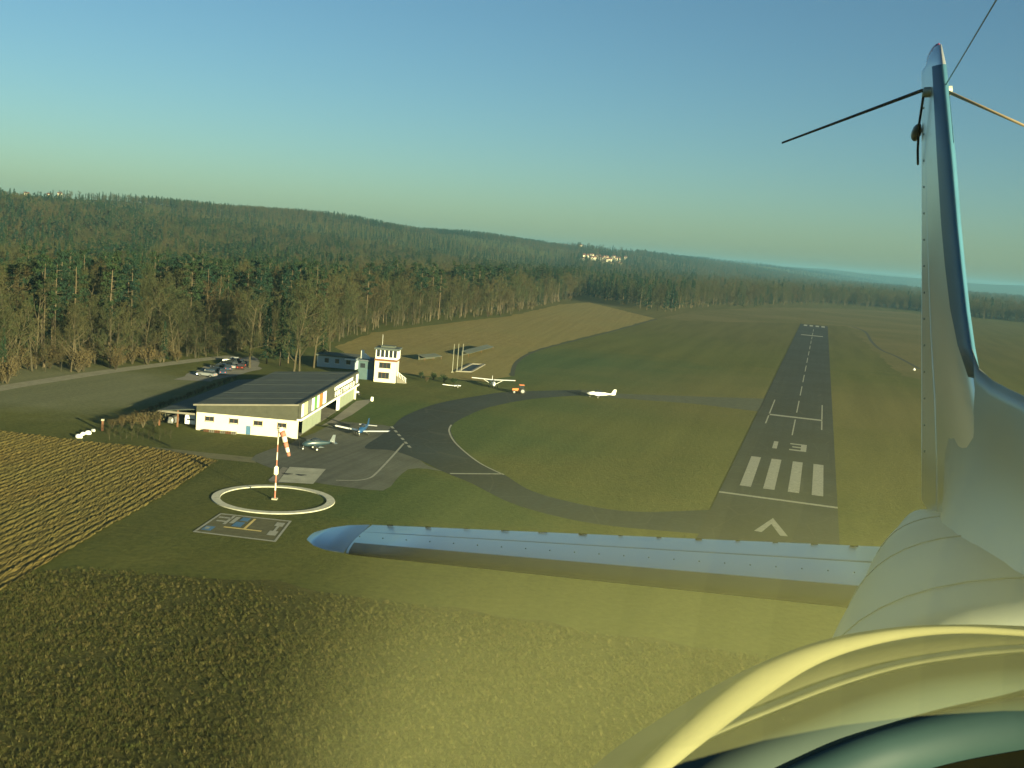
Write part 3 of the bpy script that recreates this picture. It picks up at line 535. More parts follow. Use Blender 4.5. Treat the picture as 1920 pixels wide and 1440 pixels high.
def aircraft(name, loc, rz, label, high=False, body='acwhite', wing='acwhite', span=10.0, length=7.0, grp='aircraft parked on the airfield', z=0):
    t = tag(empty(name, loc, rz), label, 'aircraft', grp); k = length / 7.0
    st_ = [(2.6,.10,.95,.12),(2.45,.32,.95,.35),(1.7,.46,1.0,.48),(.9,.52,1.08,.56),(0,.54,1.1,.60),(-1.2,.42,1.1,.46),(-2.6,.24,1.12,.26),(-4.2,.09,1.15,.12)]
    MB().loft([[(w_ * math.cos(a), y * k, zc + h_ * math.sin(a)) for a in np.linspace(0, 2*math.pi, 14, endpoint=False)] for y, w_, zc, h_ in st_]).build('fuselage', M[body], t, True)
    zw = 1.95 if high else .72; dih = .03 if high else .09
    def surf(nm, x0, x1, y_le0, c0, y_le1, c1, za, zb, th, m):
        pr = [(0, 0), (.06, .5), (.3, 1), (.7, .6), (1, .05), (.7, -.15), (.3, -.4), (.06, -.3)]
        return MB().loft([[(x, yl - c * p, zz + th * q) for p, q in pr] for x, yl, c, zz in ((x0, y_le0, c0, za), (x1, y_le1, c1, zb))]).build(nm, M[m], t)
    for s in (-1, 1):
        w_ = surf('wing', s * (.1 if high else .42), s * span / 2, .9 * k, 1.5, .72 * k, 1.15, zw, zw + dih * span / 2, .13, wing)
        boxo('wing_tip', M['orange' if high else body], w_, min(s * span / 2, s * (span / 2 + .12)), max(s * span / 2, s * (span / 2 + .12)), -.35 * k, .65 * k, zw + dih * span / 2 - .02, zw + dih * span / 2 + .07)
        surf('tailplane', s * .05, s * 1.65, -3.35 * k, .95, -3.5 * k, .65, 1.22, 1.24, .06, wing)
        if high: MB().tube([(s * .5, .35, .8), (s * 2.5, .3, 1.95)], .045, 5).build('wing_strut', M[wing], t)
        MB().tube([(s * .45, 0, .75), (s * 1.15, 0, .25)], .05, 5).build('gear_leg', M['metal'], t); wheel(t, s * 1.15, 0, .24, .15)
    MB().tube([(0, 1.9, .7), (0, 2.0, .2)], .045, 5).build('gear_leg', M['metal'], t); wheel(t, 0, 2.0, .2, .13)
    MB().loft([[(-.04, -3.1 * k, 1.2), (.04, -3.1 * k, 1.2), (.04, -4.3 * k, 1.2), (-.04, -4.3 * k, 1.2)], [(-.025, -3.85 * k, 2.45), (.025, -3.85 * k, 2.45), (.025, -4.45 * k, 2.45), (-.025, -4.45 * k, 2.45)]]).build('fin', M[body], t)
    MB().loft([[(w_ * math.cos(a), y * k, zc + h_ * math.sin(a)) for a in np.linspace(0, math.pi, 9)] for y, w_, zc, h_ in ((1.25,.1,1.45,.08),(.8,.42,1.45,.42),(0,.46,1.5,.5 if not high else .46),(-.9,.35,1.45,.36),(-1.6,.1,1.4,.1))]).build('canopy', M['glass'], t, True)
    MB().box(-.07, .07, 2.62, 2.68, .1, 1.8).build('propeller', M['dark'], t); MB().loft([[(.14 * q * math.cos(a), y * k, .95 + .14 * q * math.sin(a)) for a in np.linspace(0, 2*math.pi, 8, endpoint=False)] for y, q in ((2.6, 1), (2.75, .7), (2.85, .15))]).build('spinner', M[wing], t)
    return t
aircraft('parked_plane', G(679, 815), R(172), 'blue low-wing aircraft with white wings parked on the apron', body='acblue', span=9.8, length=6.6)
aircraft('parked_plane', G(590, 843), R(118), 'small dark aircraft standing beside the hangar corner', body='acdark', wing='acdark', span=6.6, length=5.4)
aircraft('parked_plane', G(924, 726), R(185), 'white high-wing aircraft parked on grass beyond the taxiway bend', high=True, span=11.0, length=7.4)
aircraft('parked_plane', G(1121, 746), R(86), 'white low-wing aircraft seen side-on at the taxiway end', span=8.6, length=7.0)
o = tag(empty('glider_dolly', G(855, 727), R(130)), 'small white two-wheeled dolly on grass left of the high-wing aircraft', 'trailer')
boxo('platform', M['white'], o, -.5, .5, -1.1, 1.1, .5, .62); MB().tube([(0, 1.1, .55), (0, 4.2, .9)], .07, 5).build('drawbar', M['white'], o)
for x in (-.62, .62): wheel(o, x, 0, .32, .18)
# white stones and marker post by the field corner
for px, py, s, lab in ((148, 821, .55, 'leftmost of the white boulders by the ploughed field corner'), (155.5, 816, .42, 'second white boulder from the left by the field corner'), (165, 814, .55, 'third white boulder from the left by the field corner'), (175, 809.5, .38, 'white boulder nearest the marker post by the field corner')):
    bm = bmesh.new(); bmesh.ops.create_icosphere(bm, subdivisions=2, radius=s)
    for v_ in bm.verts: v_.co = v_.co * (1 + .3 * mnoise.noise(v_.co * 2.2 + Vector((px, 0, 0)))); v_.co.z = max(v_.co.z * .8, -.2)
    me = bpy.data.meshes.new('boulder'); bm.to_mesh(me); bm.free(); o = link('boulder', me, M['white']); o.location = G(px, py) + Vector((0, 0, .2)); tag(o, lab, 'boulder', 'white boulders by the field corner')
o = tag(empty('marker_post', G(192, 808)), 'short brown post with pale cap at the hedge end', 'post'); boxo('post', M['brown'], o, -.14, .14, -.14, .14, 0, 1.7); boxo('cap', M['concrete'], o, -.2, .2, -.2, .2, 1.7, 2.0)
for px, py, lab, s in ((1714, 694, 'small white marker cone on dry meadow right of runway', 1.0), (1474 / 1.0, 0, None, 0)):
    if lab:
        o = MB().loft([[(r_ * math.cos(a), r_ * math.sin(a), z_) for a in np.linspace(0, 2*math.pi, 10, endpoint=False)] for r_, z_ in ((.6, 0), (.5, .1), (.25, .7), (.08, .85))]).build('marker_cone', M['white']); o.location = G(px, py); tag(o, lab, 'marker')

# ------------------------------------------------------------------ trees: prototypes as plain mesh data
def rnd_dir(rr): 
    while True:
        v_ = Vector((rr.uniform(-1,1), rr.uniform(-1,1), rr.uniform(-1,1)))
        if .05 < v_.length < 1: return v_.normalized()
def twig(mb, a, b, wd):
    d = (b - a); s = d.orthogonal().normalized(); s = s * math.cos(wd * 997) + d.normalized().cross(s) * math.sin(wd * 997)
    mb.add([a - s * wd, a + s * wd, b], [(0, 1, 2)])
def bare_tree(seed, H=20.0, spread=1.0, low=.25):
    rr = random.Random(seed); tm, cm = MB(), MB()
    def branch(p, d, L, r, lev):
        n = 4 if lev < 2 else 3; pts = [p]; dd = d
        for k in range(n):
            dd = (dd + rnd_dir(rr) * (.10 if lev == 0 else .22) + Vector((0, 0, .10 if lev else .03))).normalized(); pts.append(pts[-1] + dd * L / n)
        rad = [max(.012, r * (1 - .8 * k / n)) for k in range(n + 1)]
        if lev <= 1: tm.tube(pts, rad, 6 if lev == 0 else 4)
        elif lev == 2: cm.tube(pts, rad, 3)
        else:
            for k in range(n): twig(cm, pts[k], pts[k+1] + (pts[k+1]-pts[k]) * .15, max(.046, rad[k]))
        if lev == 3: clump(cm, pts[-1], .55, .45, 3, .15, rr)
        if lev == 4: return
        cnt = (13, 6, 6, 6)[lev]; lo = low if lev == 0 else .2
        for k in range(cnt):
            f = lo + (1 - lo) * (k + rr.random()) / cnt; i = min(int(f * n), n - 1); q = pts[i].lerp(pts[i+1], f * n - i)
            ax = (pts[i+1] - pts[i]).normalized(); side = rnd_dir(rr); side = (side - ax * side.dot(ax)).normalized()
            nd = (ax * (.55 if lev == 0 else .7) + side * rr.uniform(.6, 1.0) * spread + Vector((0, 0, .18))).normalized()
            branch(q, nd, L * ((.52, .50, .46, .46)[lev]) * rr.uniform(.65, 1.15) * (1.1 - .45 * f), r * (.42 if lev == 0 else .5) * (1.1 - .5 * f), lev + 1)
    branch(Vector((0, 0, -.3)), Vector((0, 0, 1)), H * .86, H * .0135, 0)
    return tm, cm
def clump(mb, c, rx, rz, n, size, rr):
    for _ in range(n):
        d = rnd_dir(rr) * rr.random() ** .4; p = c + Vector((d.x * rx, d.y * rx, d.z * rz)); s = size * rr.uniform(.6, 1.3)
        a = rnd_dir(rr) * s; b = rnd_dir(rr); b = (b - a.normalized() * b.dot(a.normalized())).normalized() * s * .55
        mb.add([p - a, p + b, p + a, p - b], [(0, 1, 2, 3)])
def pine_tree(seed, H=27.0):
    rr = random.Random(seed); tm, cm = MB(), MB(); lean = Vector((rr.uniform(-.5,.5), rr.uniform(-.5,.5), 0))
    tp = [Vector((0, 0, -.3)).lerp(Vector((lean.x, lean.y, H * .97)), k / 5) + rnd_dir(rr) * .12 for k in range(6)]; tm.tube(tp, [.30 - .045 * k for k in range(6)], 6)
    base = rr.uniform(.46, .58)
    for k in range(26):
        f = base + (1 - base) * (k + rr.random()) / 26; p = Vector((lean.x * f, lean.y * f, H * f)); a = rr.uniform(0, 6.283)
        reach = (1.15 + 2.2 * math.sin(math.pi * min(1, (f - base) / (1 - base) * .82 + .16))) * rr.uniform(.6, 1.15)
        q = p + Vector((math.cos(a) * reach, math.sin(a) * reach, rr.uniform(-.3, .9))); tm.tube([p, q], [.06, .02], 3)
        clump(cm, q, .95, .6, 46, .30, rr); clump(cm, p.lerp(q, .55), .8, .5, 30, .28, rr)
    for k in range(9):
        f = rr.uniform(.2, base); p = Vector((lean.x * f, lean.y * f, H * f)); a = rr.uniform(0, 6.283); twig(tm, p, p + Vector((math.cos(a) * 1.1, math.sin(a) * 1.1, .1)), .03)
    return tm, cm
def spruce_tree(seed, H=25.0, n=190, k2=13, fine=1.0):
    rr = random.Random(seed); tm, cm = MB(), MB(); tm.tube([(0,0,-.3),(0,0,H*.5),(0,0,H)], [.30, .18, .03], 6)
    for k in range(n):
        f = .12 + .88 * ((k + rr.random()) / n) ** .9; a = rr.uniform(0, 6.283); reach = (3.3 * (1 - f) ** .85 + .25) * rr.uniform(.65, 1.1); p = Vector((0, 0, H * f))
        q = p + Vector((math.cos(a) * reach, math.sin(a) * reach, -.38 * reach))
        for j in range(k2): clump(cm, p.lerp(q, .25 + .8 * j / k2), .28 * fine, .16, 2, .26 * fine, rr)
    return tm, cm
def shrub(seed, H=3.0, n=420):
    rr = random.Random(seed); tm, cm = MB(), MB()
    for k in range(16):
        a = rr.uniform(0, 6.283); d = Vector((math.cos(a) * rr.uniform(.1,.7), math.sin(a) * rr.uniform(.1,.7), 1)).normalized(); e = d * H * rr.uniform(.6, 1); tm.tube([(0,0,-.1), e * .5, e], [.05, .035, .012], 3)
        for j in range(8): s = e * rr.uniform(.35, .95); twig(cm, s, s + (d + rnd_dir(rr) * .8).normalized() * H * .32, .025)
        clump(cm, e * .72, H * .24, H * .22, n // 16, .13, rr)
    return tm, cm
PROTO = {}
def proto(key, kind_fn, mats, *a, **k):
    tm, cm = kind_fn(*a, **k); t, c = tm.mesh(key + '_trunk'), cm.mesh(key + '_crown')
    t.materials.append(mats[0]); c.materials.append(mats[1]); j = MB(); j.add(tm.v, tm.f); j.mi = 1; j.add(cm.v, cm.f)
    whole = j.mesh(key + '_whole'); whole.materials.append(mats[0]); whole.materials.append(mats[1]); PROTO[key] = (t, c, whole)
BM, PM, SM = (M['barebark'], M['twig']), (M['pinebark'], M['needle']), (M['barebark'], M['shrub'])
for i in range(4): proto('bare%d' % i, bare_tree, BM, 20 + i, 20.0, (1.15, .95, 1.3, 1.05)[i], (.14, .2, .12, .24)[i])
for i in range(3): proto('pine%d' % i, pine_tree, PM, 40 + i)
for i in range(2): proto('spruce%d' % i, spruce_tree, PM, 50 + i)
for i in range(2): proto('shrub%d' % i, shrub, SM, 60 + i)
M['evergreen'] = by_object('evergreen_leaves', [(.018, .038, .014), (.025, .045, .016)]); proto('laurel', shrub, (M['barebark'], M['evergreen']), 66, 3.0, 700)
proto('farbare', bare_tree, BM, 77, 20.0, 1.25, .15); proto('farspruce', spruce_tree, PM, 78, 22.0, 60, 6, 2.2)

def tree(name, key, loc, s, rz, label, cat='tree', group=None):
    o = empty(name, loc, rz); o.scale = (s, s, s * random.uniform(.95, 1.08)); tag(o, label, cat, group)
    for nm, me in (('trunk', PROTO[key][0]), ('crown', PROTO[key][1])):
        c = bpy.data.objects.new(nm, me); COL.objects.link(c); c.parent = o
    return o
def scatter(name, key, pts, rots, scls, label, cat):
    me = bpy.data.meshes.new(name); me.from_pydata([tuple(p) for p in pts], [], [])
    a = me.attributes.new('rz', 'FLOAT_VECTOR', 'POINT'); a.data.foreach_set('vector', np.c_[np.zeros(len(pts)), np.zeros(len(pts)), rots].ravel())
    a = me.attributes.new('sc', 'FLOAT_VECTOR', 'POINT'); sc = np.asarray(scls); sc = np.c_[sc, sc, sc] if sc.ndim == 1 else sc; a.data.foreach_set('vector', sc.ravel())
    o = bpy.data.objects.new(name, me); COL.objects.link(o); tag(o, label, cat, kind='stuff')
    src = bpy.data.objects.new(name + '_source', PROTO[key][2] if isinstance(key, str) else key)
    ng = bpy.data.node_groups.new(name, 'GeometryNodeTree'); ng.interface.new_socket('Geometry', in_out='INPUT', socket_type='NodeSocketGeometry'); ng.interface.new_socket('Geometry', in_out='OUTPUT', socket_type='NodeSocketGeometry')
    gi, go = ng.nodes.new('NodeGroupInput'), ng.nodes.new('NodeGroupOutput'); ip = ng.nodes.new('GeometryNodeInstanceOnPoints'); ob = ng.nodes.new('GeometryNodeObjectInfo'); ob.inputs[0].default_value = src
    n1, n2 = ng.nodes.new('GeometryNodeInputNamedAttribute'), ng.nodes.new('GeometryNodeInputNamedAttribute')
    for n_, nm in ((n1, 'rz'), (n2, 'sc')): n_.data_type = 'FLOAT_VECTOR'; n_.inputs[0].default_value = nm
    L = ng.links.new; L(gi.outputs[0], ip.inputs['Points']); L(ob.outputs['Geometry'], ip.inputs['Instance']); L(n1.outputs[0], ip.inputs['Rotation']); L(n2.outputs[0], ip.inputs['Scale']); L(ip.outputs[0], go.inputs[0])
    md = o.modifiers.new('scatter', 'NODES'); md.node_group = ng
    return o

# ---- individually placed trees near the buildings
for px, py, key, s, lab in ((468, 690, 'bare2', 1.0, 'tall bare tree standing over the car park'), (551, 697, 'bare0', 1.08, 'large bare tree with twin trunk rising behind the hangar roof'), (561, 696, 'bare1', 1.05, 'bare tree just right of the twin-trunk tree behind the hangar'),
    (588, 690, 'bare3', .95, 'bare tree left of the clubhouse behind the hangar'), (525, 686, 'spruce1', .72, 'dark conifer between car park and the big bare trees'), (500, 682, 'spruce0', .66, 'dark conifer nearest the car park behind the hangar'), (540, 681, 'spruce0', .8, 'tallest dark conifer behind the twin-trunk bare tree'), (604, 683, 'spruce1', .6, 'dark conifer just left of the clubhouse'), (618, 676, 'bare2', .66, 'smaller bare tree overhanging the clubhouse')):
    tree('bare_tree' if 'bare' in key else 'conifer', key, G(px, py), s, random.uniform(0, 6), lab, group='trees behind the hangar')
# hedge along the hangar back and shrubs at its end
k = 0
for f in np.linspace(0, 1, 34):
    p = local(hangar, -30.9 + random.uniform(-.3, .3), 6 + f * 60)
    tree('hedge_shrub', 'shrub%d' % (k % 2), p, random.uniform(.32, .44), random.uniform(0, 6), 'low brown hedge shrub along the back of the hangar', 'shrub', 'hedge behind the hangar'); k += 1
for px, py, s, lab in ((291, 800, 1.15, 'largest russet shrub next to the hangar carport'), (268, 802, .95, 'russet shrub second from the carport'), (247, 803, .85, 'brown shrub in the middle of the hedge end'), (228, 803, .8, 'brown shrub left of the hedge end middle'), (210, 804, .7, 'leftmost brown shrub beside the marker post')):
    tree('shrub', 'shrub%d' % (k % 2), G(px, py), s, random.uniform(0, 6), lab, 'shrub', 'shrubs at the hedge end'); k += 1
for px, py, s, lab in ((790, 708, .6, 'leftmost dark green bush right of the control tower'), (812, 712, .75, 'dark green bush second right of the tower terrace'), (832, 717, .8, 'dark green bush in the middle of the row by the flagpoles'), (850, 721, .65, 'rightmost dark green bush below the flagpoles')):
    tree('evergreen_bush', 'laurel', G(px, py), s, random.uniform(0, 6), lab, 'shrub', 'evergreen bushes by the flagpoles')
tree('shrub', 'shrub0', G(800, 716), .55, 1.0, 'single russet bush in front of the green bushes by the tower', 'shrub')
for px in np.linspace(205, 320, 12):
    tree('low_shrub', 'bare%d' % (k % 4), G(px, 822 + random.uniform(-3, 4)), random.uniform(.07, .11), random.uniform(0, 6), 'low leafless bush in the scrub strip below the hedge', 'shrub', 'scrub strip below the hedge'); k += 1

# ---- forest: nearest trees as individuals, the mass behind them as stuff
EX = [-140, -60, 30, 110, 200, 300, 400, 465, 520, 575, 640, 700, 800, 900, 955, 1050, 1085]
EY = [750, 737, 716, 700, 691, 681, 667, 657, 655, 650, 641, 620, 607, 596, 590, 568, 556]
EP = [G(x, y) for x, y in zip(EX, EY)]
EAZ = [math.atan2(p.x, p.y) for p in EP]; ED = [math.hypot(p.x, p.y) for p in EP]
cand = []
sp = 5.6
gx, gy = np.meshgrid(np.arange(-900, 150, sp), np.arange(150, 1350, sp)); gx = gx.ravel() + RNG.uniform(-2.2, 2.2, gx.size); gy = gy.ravel() + RNG.uniform(-2.2, 2.2, gy.size)
az = np.arctan2(gx, gy); dist = np.hypot(gx, gy); dep = dist - np.interp(az, EAZ, ED)
ok = (az > EAZ[0]) & (az < EAZ[-1]) & (dep > 0) & (dist < 1300); ok &= (dep < 160) | (RNG.random(gx.size) < .55)
gx, gy, az, dist, dep = gx[ok], gy[ok], az[ok], dist[ok], dep[ok]; gz = terrain(gx, gy)
AZL = EAZ[10]
IND = {'bare': 0, 'pine': 0, 'spruce': 0}; rest = {}
order = np.argsort(dep + (dist - 240) * .06)
FL = {'bare': ('bare_tree', 'leafless tree'), 'pine': ('pine_tree', 'dark pine'), 'spruce': ('spruce_tree', 'dark spruce')}
ZONES = ('where the track leaves the picture', 'along the gravel track', 'where the track nears the car park', 'above the car park', 'behind the hangar', 'behind the clubhouse', 'beside the near stubble field', 'beside the middle stubble field', 'at the far stubble field end')
for i in order:
    left = az[i] < AZL; u = random.random(); d_ = dep[i]
    big = mnoise.noise(Vector((gx[i] * .022, gy[i] * .022, 5)))
    if left:
        kind = ('bare' if u < .88 else 'spruce') if d_ < 13 else (('pine' if u < .36 + big * .7 else ('spruce' if u < .48 + big * .6 else 'bare')) if d_ < 90 else ('pine' if u < .16 + big * .6 else ('spruce' if u < .30 + big * .6 else 'bare')))
    else: kind = 'bare' if u < .80 - big * .5 else ('pine' if u < .92 else 'spruce')
    if kind == 'bare': s = (random.uniform(.55, .82) if d_ < 13 else random.uniform(.8, 1.1) * (.88 if d_ > 110 else 1)) if left else random.uniform(.72, 1.0) * (.8 if d_ < 10 else 1)
    elif kind == 'pine': s = random.uniform(.74, .93) * (.86 if d_ > 110 else 1)
    else: s = random.uniform(.55, .95) if d_ > 15 else random.uniform(.35, .7)
    key = kind + str(random.randrange({'bare': 4, 'pine': 3, 'spruce': 2}[kind])); rz = random.uniform(0, 6.28)
    if IND[kind] < {'bare': 210, 'pine': 70, 'spruce': 40}[kind] and d_ < 60:
        IND[kind] += 1; k_ = int(np.searchsorted(EAZ, az[i])); zone = ZONES[min(len(ZONES) - 1, k_ * len(ZONES) // len(EAZ))]
        hgt = {'bare': 20, 'pine': 27, 'spruce': 25}[kind] * s; size = 'low' if hgt < 12 else ('middling' if hgt < 17 else ('tall' if hgt < 22.5 else 'very tall'))
        tree(FL[kind][0], key, (gx[i], gy[i], gz[i]), s, rz, size + ' ' + FL[kind][1] + ' ' + ('in the front row' if d_ < 7 else ('behind the front row' if d_ < 20 else 'set back in the wood')) + ' ' + zone, 'tree', 'trees of the forest edge')
    else:
        if d_ > 250 and kind == 'bare': key = 'farbare'
        rest.setdefault(key, []).append((gx[i], gy[i], gz[i], rz, s))
    if d_ < (22 if left else 9):
        for _ in range(2 if left else 1): rest.setdefault('shrub%d' % random.randrange(2) if random.random() < (.55 if left else .25) else 'bare%d' % random.randrange(4), []).append((gx[i] + random.uniform(-3, 3), gy[i] + random.uniform(-3, 2), 0, rz, 0))
            

STUFF = {'bare': ('forest_hardwoods', 'mass of bare olive-brown trees filling the forest'), 'pine': ('forest_pines', 'mass of dark pine crowns filling the forest'), 'spruce': ('forest_spruces', 'mass of dark spruces filling the forest'), 'shrub': ('forest_undergrowth', 'rusty brown undergrowth along the forest foot'), 'farbare': ('forest_depth', 'distant bare treetops of the forest')}
# right-hand belts and valley woods
def region(x0, x1, y0, y1, sp): 
    a, b = np.meshgrid(np.arange(x0, x1, sp), np.arange(y0, y1, sp)); return a.ravel() + RNG.uniform(-sp*.45, sp*.45, a.size), b.ravel() + RNG.uniform(-sp*.45, sp*.45, a.size)
BX = [1085, 1110, 1240, 1300, 1420, 1560, 1650, 1720, 1790, 1840, 1930, 2050]; BY = [550, 560, 588, 578, 573, 572, 577, 583, 590, 597, 606, 618]
BP = [G(x, y) for x, y in zip(BX, BY)]; BAZ = [math.atan2(p.x, p.y) for p in BP]; BD = [math.hypot(p.x, p.y) for p in BP]
x_, y_ = region(20, 2600, 650, 4200, 10.0); a_ = np.arctan2(x_, y_); d_ = np.hypot(x_, y_); e_ = d_ - np.interp(a_, BAZ, BD)
big = np.sin(x_ * .011 + 1) * np.sin(y_ * .007 + x_ * .003)
ok = (a_ > BAZ[0] - .01) & (a_ < BAZ[-1]) & (e_ > 0) & ((e_ < 120) | ((d_ < 2000) & (RNG.random(x_.size) < .45 + .3 * big)) | (RNG.random(x_.size) < .18))
ok &= ~((d_ > 3000) & (a_ < .1))
x_, y_, e_, a_ = x_[ok], y_[ok], e_[ok], a_[ok]; z_ = terrain(x_, y_)
for x, y, z, e, a in zip(x_, y_, z_, e_, a_):
    dk = (a < BAZ[3] and random.random() < .42) or random.random() < .08
    rest.setdefault('farspruce' if dk else ('farbare' if random.random() < .7 else 'bare%d' % random.randrange(4)), []).append((x, y, z, random.uniform(0, 6.28), random.uniform(.6, 1.0)))
STUFF['farspruce'] = ('far_conifers', 'dark conifers in the valley woods and on the far slopes')
# wooded hillside
s_, t_ = region(-820, 160, -700, 3200, 10.5); s2, t2 = region(-820, 120, 3200, 7800, 24.0); s3, t3 = region(-70, 90, -500, 2600, 8.0); s_, t_ = np.r_[s_, s2, s3], np.r_[t_, t2, t3]
hx, hy = RP.x + RN.x * s_ + RD.x * t_, RP.y + RN.y * s_ + RD.y * t_; ha = np.arctan2(hx, hy); hd = np.hypot(hx, hy)
clear = (np.sin(hx * .0061 + 2) * np.sin(hy * .0043 - 1) > .62) & (s_ > -600)
ok = (ha > R(-31)) & (ha < R(19)) & (hd > 1000) & (RNG.random(hx.size) < .8) & ~(clear & (RNG.random(hx.size) < .7)); hx, hy, hd = hx[ok], hy[ok], hd[ok]; hz_ = terrain(hx, hy)
VIL = G(1122, 505); VC = CAM + ray(1122, 492) * 3300; 
for x, y, z, d in zip(hx, hy, hz_, hd):
    if abs(x - VC.x) < 170 and abs(y - VC.y) < 420 and random.random() < .92: continue
    n = mnoise.noise(Vector((x * .004, y * .004, 1))); rest.setdefault('hill_c' if random.random() < .55 + n * .8 else 'hill_b', []).append((x, y, z - .5, random.uniform(0, 6.28), random.uniform(.36, .56) * (1.2 if d > 3000 else 1)))
PROTO['hill_b'] = PROTO['farbare']; PROTO['hill_c'] = PROTO['farspruce']
STUFF['hill_b'] = ('hillside_wood', 'bare brown woodland covering the ridge'); STUFF['hill_c'] = ('hillside_conifers', 'dark conifers among the woodland on the ridge')
for key, lst in rest.items():
    a = np.array(lst); zz = a[:, 4] == 0; a[zz, 4] = RNG.uniform(.7, 2.0, zz.sum()) if key.startswith('shrub') else RNG.uniform(.2, .42, zz.sum())
    b = key.rstrip('0123456789'); nm, lab = STUFF[b]; scatter(nm, key, a[:, :3], a[:, 3], a[:, 4], lab, 'undergrowth' if b == 'shrub' else 'woodland')

# ---- village on the far slope and houses on the ridge
M['tile'] = plain('red_roof_tile', (.12, .055, .04), .85, .2, .2)
def house(p, rz, s, label, wall='wall', roof='tile', grp='village houses on the far slope'):
    t = tag(empty('house', p, rz), label, 'house', grp); a, b, h_ = 5.5 * s, 4.2 * s, 5.5 * s
    boxo('wall', M[wall], t, -a, a, -b, b, -3, h_)
    MB().add([(-a-.4, -b-.5, h_), (a+.4, -b-.5, h_), (a+.4, b+.5, h_), (-a-.4, b+.5, h_), (-a-.4, 0, h_+3.4*s), (a+.4, 0, h_+3.4*s)], [(0,1,5,4),(2,3,4,5),(1,2,5),(3,0,4),(0,3,2,1)]).build('roof', M[roof], t)
    for x in (-.5, .5): boxo('window', M['glass'], t, x*a - .8*s, x*a + .8*s, -b - .05, -b + .05, h_*.5, h_*.8)
vill = [(1084,490),(1092,493),(1098,488),(1104,496),(1108,485),(1112,492),(1118,499),(1121,487),(1127,492),(1131,498),(1136,489),(1141,495),(1146,501),(1150,488),(1158,493),(1162,500),(1172,489),(1062,460),(1080,463),(1088,466)]
def on_terrain(px, py, lo=900, hi=9000):
    d = ray(px, py)
    for r_ in np.arange(lo, hi, 8.0):
        p = CAM + d * (r_ / math.hypot(d.x, d.y))
        if p.z <= float(terrain(p.x, p.y)): return p
    return CAM + d * (3400 / math.hypot(d.x, d.y))
VLAB = 'small pale house with red roof in the far village'
for i, (px, py) in enumerate(vill):
    p = on_terrain(px, py); p.z = float(terrain(p.x, p.y)); house(p + Vector((0, 0, 4)), random.uniform(-.7, .5), (.62 + .2 * (i % 3)), VLAB if i < 17 else 'pale house standing alone above the far village')
for px, py, lab in ((50, 364, 'single white house on the wooded ridge at far left'), (92, 366, 'long brown-roofed farmhouse on the ridge skyline'), (112, 364, 'white house at the end of the ridge farmstead')):
    p = on_terrain(px, py + 6); p.z = float(terrain(p.x, p.y)) + 2.5; house(p, .2, .5, lab, grp='houses on the ridge')

# ------------------------------------------------------------------ rough meadow grass in the foreground
rp = GP((-60,1085),(150,1062),(450,1092),(750,1130),(1000,1168),(1300,1216),(1640,1250),(2000,1260),(2100,1560),(-160,1560))
M['rough'] = turf('rough_meadow', (.045, .050, .013), (.075, .066, .020), (.058, .056, .016), 2.4, .35, .05, .35)
tag(sheet('rough_meadow', rp, .006, M['rough'], jit=3.0, step=1.5), 'rough uncut brownish meadow in the foreground', 'field', kind='structure')
def tuft_mesh(seed, col):
    rr = random.Random(seed); mb = MB()
    for _ in range(26):
        a = rr.uniform(0, 6.283); r_ = rr.random() ** .5 * .26; b = Vector((math.cos(a) * r_, math.sin(a) * r_, 0)); L = rr.uniform(.14, .34); tip = b + Vector((math.cos(a) * L * rr.uniform(.2, 1.1), math.sin(a) * L * rr.uniform(.2, 1.1), L)); s = Vector((-math.sin(a), math.cos(a), 0)) * rr.uniform(.018, .04); mb.add([b - s, b + s, tip], [(0, 1, 2)])
    me = mb.mesh('tuft'); me.materials.append(col); return me
M['tuft'] = by_object('dry_grass_blades', [(.080, .074, .024), (.050, .058, .016), (.11, .092, .034), (.036, .044, .012), (.066, .060, .018)])
tx, ty = region(-52, 62, 52, 128, .25)
poly = [(p.x, p.y) for p in rp]; c = np.zeros(tx.shape, bool); j = len(poly) - 1
for i in range(len(poly)):
    (x1, y1), (x2, y2) = poly[i], poly[j]; c ^= ((y1 > ty) != (y2 > ty)) & (tx < (x2 - x1) * (ty - y1) / (y2 - y1 + 1e-9) + x1); j = i
dens = .55 + .45 * np.sin(tx * .31 + 2 * np.sin(ty * .17)) * np.sin(ty * .23 + 1.7 * np.sin(tx * .11)); edge = np.clip((112 - .10 * tx - ty + 4 * np.sin(tx * .4) + 3 * np.sin(tx * .13 + 1)) / 16, .0, 1); c &= RNG.random(tx.size) < (.12 + .85 * dens) * edge
tx, ty = tx[c], ty[c]
for q in range(2):
    s_ = slice(q, None, 2); n_ = len(tx[s_]); scatter('rough_grass', tuft_mesh(q, M['tuft']), np.c_[tx[s_], ty[s_], np.zeros(n_)], RNG.uniform(0, 6.28, n_), RNG.uniform(.3, .85, n_), 'tufts of rough dry grass over the foreground meadow', 'grass')

